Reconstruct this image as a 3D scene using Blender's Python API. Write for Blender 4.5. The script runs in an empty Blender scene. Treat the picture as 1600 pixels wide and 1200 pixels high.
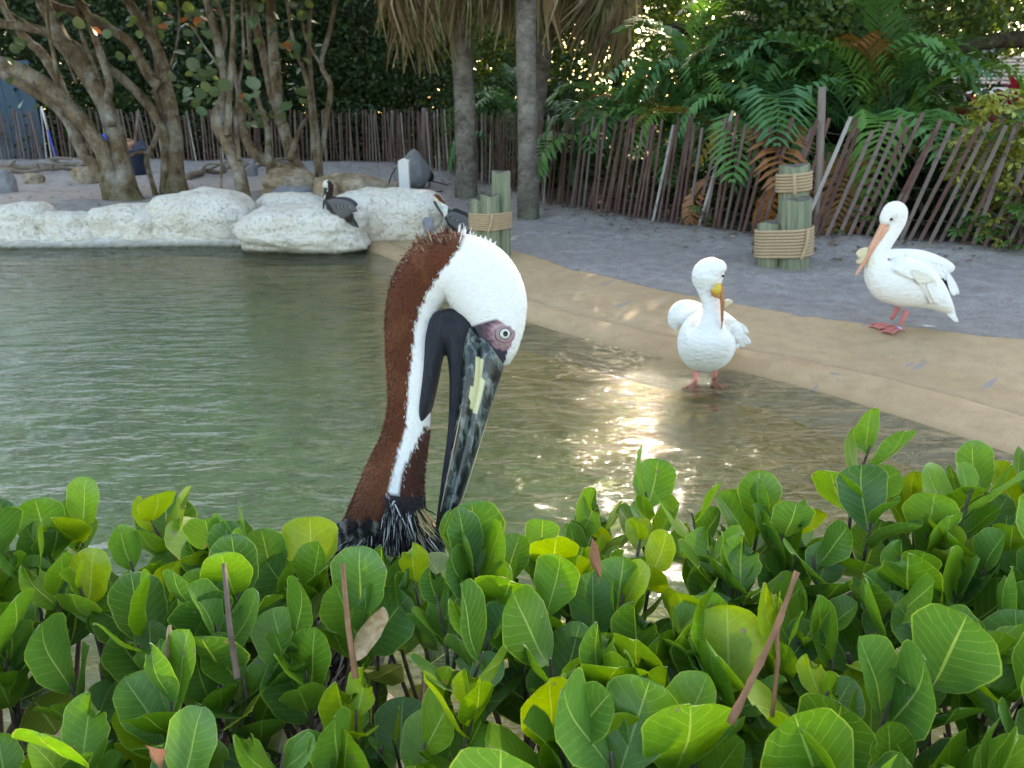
import bpy, bmesh, math, random
import numpy as np
from mathutils import Vector, Matrix, noise as mnoise

R = math.radians
rnd = random.Random(7)
sc = bpy.context.scene
C = sc.collection

# ---------------------------------------------------------------- camera, sky, sun, exposure
CAM_H, PITCH, F = 1.5, R(19.3), 1200.0            # F in pixels of a 1600 px wide picture
cam_d = bpy.data.cameras.new('camera'); cam = bpy.data.objects.new('camera', cam_d); C.objects.link(cam)
cam.location = (0, 0, CAM_H); cam.rotation_euler = (R(90) - PITCH, 0, 0)
cam_d.sensor_width = 36; cam_d.lens = 36 * F / 1600; cam_d.clip_start = 0.02; cam_d.clip_end = 2000
cam_d.dof.use_dof = True; cam_d.dof.focus_distance = 1.12; cam_d.dof.aperture_fstop = 11.5
sc.camera = cam

SUN_AZ, SUN_EL = R(12.0), R(23.2)
world = bpy.data.worlds.new('World'); sc.world = world; world.use_nodes = True
wn = world.node_tree.nodes; wl = world.node_tree.links
sky = wn.new('ShaderNodeTexSky'); sky.sky_type = 'NISHITA'; sky.sun_disc = False
sky.sun_elevation = SUN_EL; sky.sun_rotation = SUN_AZ; sky.air_density = 1.0; sky.dust_density = 2.0; sky.ozone_density = 1.0
wl.new(sky.outputs[0], wn['Background'].inputs[0]); wn['Background'].inputs[1].default_value = 0.15
SUN_DIR = Vector((math.sin(SUN_AZ) * math.cos(SUN_EL), math.cos(SUN_AZ) * math.cos(SUN_EL), math.sin(SUN_EL)))
sun_d = bpy.data.lights.new('sun', 'SUN'); sun_d.energy = 3.5; sun_d.angle = R(0.55); sun_d.color = (1, .93, .8)
sun = bpy.data.objects.new('sun', sun_d); C.objects.link(sun); sun.location = (6, 30, 20)
sun.rotation_euler = SUN_DIR.to_track_quat('Z', 'Y').to_euler()

vs = sc.view_settings; vs.view_transform = 'Standard'; vs.look = 'None'; vs.gamma = 1; vs.use_curve_mapping = False
vs.exposure = 2.45
vs.use_white_balance = True; vs.white_balance_temperature = 7900; vs.white_balance_tint = 10
cy = sc.cycles
cy.max_bounces = 6; cy.diffuse_bounces = 3; cy.glossy_bounces = 3; cy.transmission_bounces = 3; cy.transparent_max_bounces = 10
cy.caustics_reflective = False; cy.caustics_refractive = False; cy.use_denoising = True
cy.sample_clamp_indirect = 6

# ---------------------------------------------------------------- projection of a place in view to the world
cP, sP = math.cos(PITCH), math.sin(PITCH)
def ray(u, v):
    a, b = (u - 800) / F, (600 - v) / F
    return Vector((a, cP + sP * b, -sP + cP * b))
def PD(u, v, d):                 # the point d metres away along the view axis
    return Vector((0, 0, CAM_H)) + ray(u, v) * d
def PG(u, v, z=0.0):             # the point on the level z
    r = ray(u, v); return Vector((0, 0, CAM_H)) + r * ((z - CAM_H) / r.z)
def depth_of(p): return p.y * cP - (p.z - CAM_H) * sP

# ---------------------------------------------------------------- mesh helpers
def tag(o, label=None, cat=None, group=None, kind=None):
    if label: o['label'] = label
    if cat: o['category'] = cat
    if group: o['group'] = group
    if kind: o['kind'] = kind
    return o
def empty(name, loc, label, cat, group=None, rz=0.0):
    o = bpy.data.objects.new(name, None); C.objects.link(o); o.location = loc; o.rotation_euler = (0, 0, rz)
    o.empty_display_size = .1
    return tag(o, label, cat, group)
def mk(name, verts, faces, mat, parent=None, smooth=True, cols=None, uvs=None, loc=None):
    me = bpy.data.meshes.new(name)
    V = np.asarray(verts, dtype=np.float64).reshape(-1, 3)
    if isinstance(faces, np.ndarray):
        nf, k = faces.shape
        me.vertices.add(len(V)); me.vertices.foreach_set('co', V.ravel())
        me.loops.add(nf * k); me.loops.foreach_set('vertex_index', faces.ravel().astype(np.int32))
        me.polygons.add(nf); me.polygons.foreach_set('loop_start', np.arange(0, nf * k, k, dtype=np.int32))
        me.update(calc_edges=True)
    else:
        me.from_pydata([tuple(v) for v in V], [], faces)
    if smooth: me.polygons.foreach_set('use_smooth', np.ones(len(me.polygons), dtype=bool))
    if cols is not None:
        c = np.asarray(cols, dtype=np.float32); 
        if c.shape[1] == 3: c = np.hstack([c, np.ones((len(c), 1), np.float32)])
        at = me.color_attributes.new('Col', 'FLOAT_COLOR', 'POINT'); at.data.foreach_set('color', c.ravel())
    if uvs is not None:
        uv = me.uv_layers.new(name='UVMap'); li = np.zeros(len(me.loops), dtype=np.int32); me.loops.foreach_get('vertex_index', li)
        uv.data.foreach_set('uv', np.asarray(uvs, dtype=np.float32)[li].ravel())
    if mat: me.materials.append(mat)
    me.validate(clean_customdata=False)
    o = bpy.data.objects.new(name, me); C.objects.link(o)
    if parent: o.parent = parent
    if loc is not None: o.location = loc
    return o
def inst(name, me, parent=None, loc=(0, 0, 0), rot=None, scale=None, col=None):
    o = bpy.data.objects.new(name, me); C.objects.link(o); o.parent = parent; o.location = loc
    if rot is not None: o.rotation_euler = rot
    if scale is not None: o.scale = scale if hasattr(scale, '__len__') else (scale,) * 3
    if col is not None: o.color = (*col, 1)
    return o
class MB:
    def __init__(s): s.v = []; s.f = []; s.c = []
    def add(s, v, f, c=None):
        b = len(s.v); s.v += [tuple(x) for x in v]; s.f += [tuple(i + b for i in q) for q in f]
        s.c += ([tuple(c)] * len(v) if c is not None and not hasattr(c[0], '__len__') else list(c) if c is not None else [(1, 1, 1)] * len(v))
    def box(s, lo, hi, c=None, M=None):
        (a, b, d), (e, f, g) = lo, hi
        v = [Vector(p) for p in ((a, b, d), (e, b, d), (e, f, d), (a, f, d), (a, b, g), (e, b, g), (e, f, g), (a, f, g))]
        if M: v = [M @ p for p in v]
        s.add(v, [(0, 3, 2, 1), (4, 5, 6, 7), (0, 1, 5, 4), (1, 2, 6, 5), (2, 3, 7, 6), (3, 0, 4, 7)], c)
    def tube(s, pts, rad, n=8, c=None, cap=True, wob=0.0):
        v, f = tube(pts, rad, n, cap, wob); s.add(v, f, c)
    def build(s, name, mat, parent=None, smooth=True, cols=False, loc=None):
        return mk(name, s.v, s.f, mat, parent, smooth, s.c if cols else None, loc=loc)
def catmull(P, n):
    """n samples along a Catmull-Rom curve through rows of P"""
    P = np.asarray(P, float); m = len(P)
    if m == 2: t = np.linspace(0, 1, n)[:, None]; return P[0] * (1 - t) + P[1] * t
    d = np.r_[0, np.cumsum(np.maximum(np.linalg.norm(np.diff(P[:, :3], axis=0), axis=1), 1e-6) ** .5)]
    Q = np.vstack([2 * P[0] - P[1], P, 2 * P[-1] - P[-2]]); T = np.r_[d[0] - (d[1] - d[0]), d, d[-1] + d[-1] - d[-2]]
    out = []
    for t in np.linspace(d[0], d[-1], n):
        i = min(max(int(np.searchsorted(d, t, side='right')) - 1, 0), m - 2)
        t0, t1, t2, t3 = T[i:i + 4]; p0, p1, p2, p3 = Q[i:i + 4]
        a1 = (t1 - t) / (t1 - t0) * p0 + (t - t0) / (t1 - t0) * p1; a2 = (t2 - t) / (t2 - t1) * p1 + (t - t1) / (t2 - t1) * p2
        a3 = (t3 - t) / (t3 - t2) * p2 + (t - t2) / (t3 - t2) * p3
        b1 = (t2 - t) / (t2 - t0) * a1 + (t - t0) / (t2 - t0) * a2; b2 = (t3 - t) / (t3 - t1) * a2 + (t - t1) / (t3 - t1) * a3
        out.append((t2 - t) / (t2 - t1) * b1 + (t - t1) / (t2 - t1) * b2)
    return np.array(out)
def tube(pts, rad, n=8, cap=True, wob=0.0):
    P = [Vector(p) for p in pts]; m = len(P)
    rad = rad if hasattr(rad, '__len__') else [rad] * m
    v = []; f = []
    t0 = (P[1] - P[0]).normalized(); x = t0.orthogonal().normalized()
    for i in range(m):
        t = (P[min(i + 1, m - 1)] - P[max(i - 1, 0)])
        t = t.normalized() if t.length > 1e-9 else t0
        x = (x - t * x.dot(t)); x = x.normalized() if x.length > 1e-6 else t.orthogonal().normalized(); y = t.cross(x)
        for k in range(n):
            a = 2 * math.pi * k / n; r = rad[i]
            d = x * math.cos(a) + y * math.sin(a)
            if wob: r *= 1 + wob * mnoise.noise(P[i] * 3.1 + d * 1.3)
            v.append(P[i] + d * r)
    for i in range(m - 1):
        for k in range(n):
            a, b = i * n + k, i * n + (k + 1) % n
            f.append((a, b, b + n, a + n))
    if cap: f += [tuple(range(n - 1, -1, -1)), tuple((m - 1) * n + k for k in range(n))]
    return v, f
def loft(spine, side, rings=60, n=24):
    """spine rows: x y z r_in_plane r_side ; side: unit vector across the sagittal plane"""
    S = catmull(spine, rings); side = np.array(side, float); side /= np.linalg.norm(side)
    T = np.gradient(S[:, :3], axis=0); T /= np.maximum(np.linalg.norm(T, axis=1), 1e-9)[:, None]
    N = np.cross(T, side); N /= np.maximum(np.linalg.norm(N, axis=1), 1e-9)[:, None]
    a = np.linspace(0, 2 * math.pi, n, endpoint=False)
    ri, rs = np.maximum(S[:, 3], 1e-4), np.maximum(S[:, 4], 1e-4)
    V = S[:, None, :3] + (ri[:, None] * np.cos(a))[:, :, None] * N[:, None] + (rs[:, None] * np.sin(a))[:, :, None] * side
    f = []
    for i in range(rings - 1):
        for k in range(n):
            p, q = i * n + k, i * n + (k + 1) % n; f.append((p, p + n, q + n, q))
    f += [tuple(range(n)), tuple((rings - 1) * n + k for k in range(n - 1, -1, -1))]
    return V.reshape(-1, 3), f

# ---------------------------------------------------------------- materials
class NT:
    def __init__(s, name):
        s.m = bpy.data.materials.new(name); s.m.use_nodes = True; s.t = s.m.node_tree; s.t.nodes.clear()
        s.out = s.t.nodes.new('ShaderNodeOutputMaterial')
    def n(s, typ, props=None, **kw):
        nd = s.t.nodes.new('ShaderNode' + typ)
        for k, val in (props or {}).items(): setattr(nd, k, val)
        for k, val in kw.items():
            key = int(k[1:]) if k[0] == 'i' and k[1:].isdigit() else k.replace('_', ' ')
            s.put(nd.inputs[key], val)
        return nd
    def put(s, inp, val):
        if isinstance(val, bpy.types.NodeSocket): s.t.links.new(val, inp)
        elif isinstance(val, bpy.types.Node): s.t.links.new(val.outputs[0], inp)
        else:
            if hasattr(val, '__len__') and len(val) == 3 and len(inp.default_value) == 4: val = (*val, 1)
            inp.default_value = val
    def math(s, op, a, b=0.0, c=0.0, clamp=False):
        nd = s.t.nodes.new('ShaderNodeMath'); nd.operation = op; nd.use_clamp = clamp
        for i, x in enumerate((a, b, c)): s.put(nd.inputs[i], x)
        return nd.outputs[0]
    def mix(s, f, a, b, blend='MIX'):
        nd = s.t.nodes.new('ShaderNodeMix'); nd.data_type = 'RGBA'; nd.blend_type = blend
        s.put(nd.inputs[0], f); s.put(nd.inputs[6], a); s.put(nd.inputs[7], b)
        return nd.outputs[2]
    def ramp(s, f, stops, interp='LINEAR'):
        nd = s.t.nodes.new('ShaderNodeValToRGB'); s.put(nd.inputs[0], f); cr = nd.color_ramp; cr.interpolation = interp
        while len(cr.elements) < len(stops): cr.elements.new(.5)
        for e, (p, c) in zip(cr.elements, stops): e.position = p; e.color = (*c, 1) if len(c) == 3 else c
        return nd.outputs[0]
    def noise(s, scale, detail=4, rough=.55, vec=None, dist=0.0):
        kw = dict(Scale=scale, Detail=detail, Roughness=rough, Distortion=dist)
        if vec is not None: kw['Vector'] = vec
        return s.n('TexNoise', **kw).outputs[0]
    def obj(s): return s.n('TexCoord').outputs['Object']
    def pos(s): return s.n('NewGeometry').outputs['Position']
    def bump(s, h, strength=.5, dist=.01, normal=None):
        kw = dict(Height=h, Strength=strength, Distance=dist)
        if normal is not None: kw['Normal'] = normal
        return s.n('Bump', **kw).outputs[0]
    def principled(s, col, rough=.6, spec=.4, normal=None, **kw):
        k = {'Base Color': col, 'Roughness': rough, 'Specular IOR Level': spec}
        k.update({a.replace('_', ' '): b for a, b in kw.items()})
        if normal is not None: k['Normal'] = normal
        nd = s.t.nodes.new('ShaderNodeBsdfPrincipled')
        for a, b in k.items(): s.put(nd.inputs[a], b)
        return nd.outputs[0]
    def done(s, sh): s.t.links.new(sh, s.out.inputs[0]); return s.m

def mat_plain(name, c1, c2, scale=8, rough=.7, bump=.3, dist=.01, spec=.3, stretch=None, detail=6):
    t = NT(name); v = t.obj()
    if stretch: v = t.n('Mapping', Vector=v, Scale=stretch).outputs[0]
    nz = t.noise(scale, detail, .6, v); fine = t.noise(scale * 6, 4, .6, v)
    col = t.mix(t.math('MULTIPLY_ADD', nz, 2.2, -.6, True), c1, c2); col = t.mix(t.math('MULTIPLY', fine, .5), col, t.mix(.5, col, (.02, .02, .02)))
    return t.done(t.principled(col, rough, spec, t.bump(t.math('ADD', nz, t.math('MULTIPLY', fine, .5)), bump, dist)))

def m_sand():
    t = NT('sand'); p = t.pos()
    big = t.noise(.8, 5, .6, p); mid = t.noise(7, 5, .65, p); fine = t.noise(60, 3, .7, p); spk = t.n('TexVoronoi', {'feature': 'F1'}, Vector=p, Scale=22.0).outputs[0]
    col = t.mix(t.math('MULTIPLY_ADD', big, 2, -.5, True), (.41, .37, .34), (.56, .515, .475))
    col = t.mix(t.math('MULTIPLY_ADD', mid, 2.4, -.8, True), col, (.30, .27, .25))
    col = t.mix(t.math('MULTIPLY_ADD', fine, 3, -1.1, True), t.mix(.35, col, (.12, .1, .09)), col)
    litter = t.math('MULTIPLY', t.math('LESS_THAN', spk, .12), t.math('GREATER_THAN', t.noise(1.7, 3, .5, p), .56))
    col = t.mix(litter, col, (.10, .065, .04))
    duff = t.n('Attribute', {'attribute_name': 'Col'}).outputs[2]
    col = t.mix(t.math('MULTIPLY', duff, t.math('MULTIPLY_ADD', mid, 1.6, .1, True)), col, t.mix(fine, (.035, .025, .016), (.10, .065, .04)))
    h = t.math('ADD', t.math('MULTIPLY', mid, 1.0), t.math('MULTIPLY', fine, .25))
    return t.done(t.principled(col, .95, .15, t.bump(h, 1.0, .10)))
def m_deck():
    t = NT('deck_concrete'); p = t.pos()
    big = t.noise(1.3, 5, .6, p); mid = t.noise(9, 4, .6, p); fine = t.noise(90, 3, .6, p)
    col = t.mix(t.math('MULTIPLY_ADD', big, 2.2, -.6, True), (.37, .25, .135), (.47, .34, .20))
    col = t.mix(t.math('MULTIPLY_ADD', mid, 2.0, -.85, True), col, (.30, .205, .115))
    sp = t.n('Mapping', Vector=p, Scale=(1.0, 1.0, 1.0), Rotation=(0, 0, R(-40))).outputs[0]
    sp = t.n('Mapping', Vector=sp, Scale=(1.2, 6.0, 1.0)).outputs[0]
    patch = t.math('GREATER_THAN', t.noise(1.15, 2, .5, sp), .70)
    col = t.mix(t.math('MULTIPLY', patch, .75), col, (.22, .225, .22))
    col = t.mix(t.math('MULTIPLY', t.math('GREATER_THAN', fine, .63), .5), col, (.2, .14, .08))
    z = t.n('SeparateXYZ', Vector=p).outputs[2]      # the wet, stained foot of the apron
    wet = t.math('MULTIPLY_ADD', t.math('ADD', z, t.math('MULTIPLY_ADD', mid, .03, -.015)), -18, .45, True)
    col = t.mix(wet, col, (.25, .17, .08))
    rough = t.math('MULTIPLY_ADD', wet, -.3, .75)
    return t.done(t.principled(col, rough, .3, t.bump(t.math('ADD', mid, t.math('MULTIPLY', fine, .6)), .35, .006)))
def m_bottom():
    t = NT('pond_bottom'); p = t.pos()
    z = t.n('SeparateXYZ', Vector=p).outputs[2]
    deep = t.math('MULTIPLY_ADD', z, -3.6, -.55, True)
    n1 = t.noise(1.1, 5, .6, p); n2 = t.noise(6, 5, .65, p)
    shal = t.mix(t.math('MULTIPLY_ADD', n1, 2.2, -.6, True), (.44, .28, .085), (.27, .17, .05))
    algae = t.mix(t.math('MULTIPLY_ADD', n1, 2.2, -.6, True), (.26, .34, .11), (.14, .21, .075))
    col = t.mix(deep, shal, algae)
    col = t.mix(t.math('MULTIPLY_ADD', n2, 3.2, -1.5, True), col, t.mix(.55, col, (.02, .025, .012)))
    return t.done(t.principled(col, .9, .1, t.bump(n2, .6, .03)))
def m_water():
    t = NT('water'); p = t.pos()
    m1 = t.n('Mapping', Vector=p, Scale=(1.0, 3.4, 1.0), Rotation=(0, 0, R(9))).outputs[0]
    m2 = t.n('Mapping', Vector=p, Scale=(1.0, 2.6, 1.0), Rotation=(0, 0, R(-14))).outputs[0]
    w1 = t.noise(1.9, 2, .5, m1, .4); w2 = t.noise(5.5, 2, .5, m2, .5); w3 = t.noise(17, 2, .5, m1)
    h = t.math('ADD', t.math('MULTIPLY', w1, 1.0), t.math('ADD', t.math('MULTIPLY', w2, .34), t.math('MULTIPLY', w3, .10)))
    nrm = t.bump(h, 1.0, .07)
    fr = t.n('Fresnel', IOR=1.34, Normal=nrm).outputs[0]
    gl = t.n('BsdfGlossy', Color=(1, 1, 1), Roughness=.02, Normal=nrm).outputs[0]
    tr = t.n('BsdfTransparent', Color=(.90, .97, .88)).outputs[0]
    x = t.n('SeparateXYZ', Vector=p).outputs[0]; y = t.n('SeparateXYZ', Vector=p).outputs[1]
    murk = t.math('MULTIPLY_ADD', t.math('ADD', x, t.math('MULTIPLY', y, .42)), -.13, .48, True)   # silt hangs in the deep end
    murk = t.math('MULTIPLY_ADD', murk, .15, .02)
    df = t.n('BsdfDiffuse', Color=(.22, .32, .16)).outputs[0]
    body = t.n('MixShader', i0=murk, i1=tr, i2=df).outputs[0]
    return t.done(t.n('MixShader', i0=fr, i1=body, i2=gl).outputs[0])
def m_limestone():
    t = NT('limestone'); p = t.obj()
    n1 = t.noise(2.5, 6, .65, p); n2 = t.noise(14, 6, .7, p); vo = t.n('TexVoronoi', {'feature': 'F1'}, Vector=t.n('VectorMath', {'operation': 'ADD'}, i0=p, i1=t.n('TexNoise', Vector=p, Scale=6.0).outputs[1]).outputs[0], Scale=9.0).outputs[0]
    pit = t.ramp(vo, [(.0, (0, 0, 0)), (.16, (.2, .2, .2)), (.32, (1, 1, 1))])
    col = t.mix(t.math('MULTIPLY_ADD', n1, 2.2, -.6, True), (.72, .65, .53), (.82, .79, .72))
    col = t.mix(t.math('MULTIPLY_ADD', n2, 4, -2.1, True), col, (.50, .44, .32))
    z = t.n('SeparateXYZ', Vector=t.pos()).outputs[2]
    wet = t.math('MULTIPLY_ADD', t.math('ADD', z, t.math('MULTIPLY_ADD', n2, .06, -.03)), -16, 1.1, True)
    col = t.mix(wet, col, (.13, .125, .085))
    h = t.math('ADD', t.math('MULTIPLY', pit, .6), t.math('MULTIPLY', n2, 1.2))
    return t.done(t.principled(col, .9, .2, t.bump(h, .9, .05)))
def m_brownrock():
    t = NT('brown_rock'); p = t.obj(); n1 = t.noise(2.2, 6, .65, p); n2 = t.noise(12, 6, .7, p)
    col = t.ramp(n1, [(.32, (.13, .12, .10)), (.45, (.34, .24, .14)), (.56, (.44, .37, .28)), (.7, (.24, .21, .17))])
    col = t.mix(t.math('MULTIPLY_ADD', n2, 3, -1.3, True), col, (.13, .10, .07))
    return t.done(t.principled(col, .9, .2, t.bump(t.math('ADD', n1, n2), 1.0, .05)))
def m_bark(name, a, b, c, moss=(.10, .13, .04), vs_=(1, 1, .35), scale=9, lich=True):
    t = NT(name); p = t.n('Mapping', Vector=t.obj(), Scale=vs_).outputs[0]
    n1 = t.noise(scale, 6, .65, p, .3); n2 = t.noise(scale * 4, 5, .7, p); n3 = t.noise(scale * .35, 4, .6, t.obj())
    col = t.ramp(n1, [(.3, a), (.5, b), (.68, c)])
    if lich: col = t.mix(t.math('MULTIPLY_ADD', n3, 4, -1.9, True), col, t.mix(n2, (.36, .33, .27), (.58, .55, .48)))
    col = t.mix(t.math('MULTIPLY_ADD', n2, 3, -1.4, True), col, t.mix(.6, col, (.03, .025, .02)))
    z = t.n('SeparateXYZ', Vector=t.pos()).outputs[2]
    ms = t.math('MULTIPLY', t.math('MULTIPLY_ADD', z, -1.6, 1.05, True), t.math('MULTIPLY_ADD', n1, 3, -1.0, True))
    col = t.mix(ms, col, moss)
    return t.done(t.principled(col, .95, .1, t.bump(t.math('ADD', n1, n2), 1.0, .07)))
def m_leaf(name, attr=True, transl=.35, rough=.45, spec=.4):
    t = NT(name)
    col = t.n('Attribute', {'attribute_name': 'Col'}).outputs[0] if attr else t.n('ObjectInfo').outputs['Color']
    nz = t.noise(30 if not attr else 12, 3, .6, t.obj())
    col = t.mix(t.math('MULTIPLY_ADD', nz, .9, -.25, True), col, t.mix(.45, col, (.02, .03, .005)))
    pr = t.principled(col, rough, spec)
    tr = t.n('BsdfTranslucent', Color=t.mix(1.0, col, (1.6, 1.5, .5), 'MULTIPLY')).outputs[0]
    return t.done(t.n('MixShader', i0=transl, i1=pr, i2=tr).outputs[0])
def m_cocoplum():
    t = NT('cocoplum_leaf'); uv = t.n('UVMap').outputs[0]; sx = t.n('SeparateXYZ', Vector=uv)
    a = t.math('ABSOLUTE', t.math('MULTIPLY_ADD', sx.outputs[0], 2, -1)); v = sx.outputs[1]
    oi = t.n('ObjectInfo'); rn = oi.outputs['Random']; col = oi.outputs['Color']
    off = t.n('CombineXYZ', X=t.math('MULTIPLY', rn, 37.0), Y=t.math('MULTIPLY', rn, 91.0)).outputs[0]
    ov = t.n('VectorMath', {'operation': 'ADD'}, i0=uv, i1=off).outputs[0]
    n1 = t.noise(3.0, 4, .6, ov); n2 = t.noise(16, 4, .65, ov)
    base = t.mix(t.math('MULTIPLY_ADD', n1, 1.6, -.4, True), col, t.mix(.5, col, (.03, .075, .012)))
    base = t.mix(t.math('MULTIPLY_ADD', n2, .8, -.2, True), base, t.mix(.3, base, (.02, .05, .01)))
    # midrib, side veins and pale rim
    rib = t.math('LESS_THAN', a, t.math('MULTIPLY_ADD', v, -.035, .052))
    wav = t.math('FRACT', t.math('ADD', t.math('MULTIPLY', v, 9.0), t.math('MULTIPLY_ADD', a, -2.1, t.math('MULTIPLY', n1, .9))))
    sv = t.math('LESS_THAN', t.math('ABSOLUTE', t.math('SUBTRACT', wav, .5)), .045)
    rim = t.math('GREATER_THAN', a, .955)
    vein = t.mix(.62, base, (.42, .55, .16))
    base = t.mix(t.math('MULTIPLY', sv, .33), base, vein); base = t.mix(t.math('MULTIPLY', rim, .6), base, (.32, .44, .08)); base = t.mix(rib, base, vein)
    vo = t.n('TexVoronoi', Vector=ov, Scale=2.6); spot = t.math('MULTIPLY', t.math('LESS_THAN', t.math('ADD', vo.outputs[0], t.math('MULTIPLY', n2, .10)), .135), t.math('GREATER_THAN', rn, .25))
    base = t.mix(spot, base, t.mix(n2, (.05, .025, .02), (.36, .30, .28)))
    h = t.math('ADD', t.math('MULTIPLY', rib, -.6), t.math('ADD', t.math('MULTIPLY', sv, -.25), t.math('MULTIPLY', n2, .25)))
    nrm = t.bump(h, .45, .002)
    pr = t.principled(base, t.math('MULTIPLY_ADD', n2, .25, .27), .5, nrm)
    tr = t.n('BsdfTranslucent', Color=t.mix(1.0, base, (1.7, 1.6, .4), 'MULTIPLY'), Normal=nrm).outputs[0]
    return t.done(t.n('MixShader', i0=.3, i1=pr, i2=tr).outputs[0])
def m_slat():
    t = NT('slat_wood'); col = t.n('ObjectInfo').outputs['Color']
    p = t.n('Mapping', Vector=t.obj(), Scale=(6, 6, .6)).outputs[0]; n1 = t.noise(8, 5, .65, p); n2 = t.noise(3, 3, .5, t.pos())
    c = t.mix(t.math('MULTIPLY_ADD', n1, 2.4, -.8, True), col, t.mix(.6, col, (.03, .02, .018)))
    c = t.mix(t.math('MULTIPLY_ADD', n2, 3, -1.6, True), c, (.19, .15, .13))
    return t.done(t.principled(c, .85, .2, t.bump(n1, .5, .004)))
def m_col(name, rough=.8, spec=.2, bump=.25, scale=90, amt=.25, sheen=0.0):
    t = NT(name); col = t.n('Attribute', {'attribute_name': 'Col'}).outputs[0]
    n1 = t.noise(scale, 4, .65, t.obj()); c = t.mix(t.math('MULTIPLY', n1, amt), col, t.mix(.7, col, (.01, .01, .01)))
    return t.done(t.principled(c, rough, spec, t.bump(n1, bump, .004), **({'Sheen_Weight': sheen} if sheen else {})))
def m_bill():
    t = NT('bill_horn'); col = t.n('Attribute', {'attribute_name': 'Col'}).outputs[0]
    p = t.n('Mapping', Vector=t.obj(), Scale=(1, 1, .45), Rotation=(0, R(-14), 0)).outputs[0]
    n1 = t.noise(75, 5, .65, p, .5)
    c = t.ramp(n1, [(.40, (.006, .008, .010)), (.50, (.02, .028, .03)), (.57, (.09, .12, .115)), (.68, (.20, .23, .20))])
    lum = t.math('GREATER_THAN', t.n('SeparateColor', Color=col).outputs[0], .3)
    c = t.mix(lum, c, col)
    return t.done(t.principled(c, .3, .5, t.bump(n1, .25, .002)))
def m_white():
    t = NT('white_plumage'); col = t.n('Attribute', {'attribute_name': 'Col'}).outputs[0]; o = t.obj()
    vo = t.n('TexVoronoi', {'feature': 'SMOOTH_F1'}, Vector=t.n('Mapping', Vector=o, Scale=(1.0, 1.0, 1.7), Rotation=(0, R(35), 0)).outputs[0], Scale=30.0).outputs[0]; n1 = t.noise(140, 4, .7, o); n2 = t.noise(16, 4, .6, o)
    h = t.math('ADD', t.math('MULTIPLY', vo, 1.0), t.math('ADD', t.math('MULTIPLY', n1, .25), t.math('MULTIPLY', n2, .5)))
    c = t.mix(t.math('MULTIPLY_ADD', n2, 1.5, -.6, True), col, t.mix(.25, col, (.60, .52, .36)))
    return t.done(t.principled(c, .85, .15, t.bump(h, .55, .012), Sheen_Weight=.3, Subsurface_Weight=.0))
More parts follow.
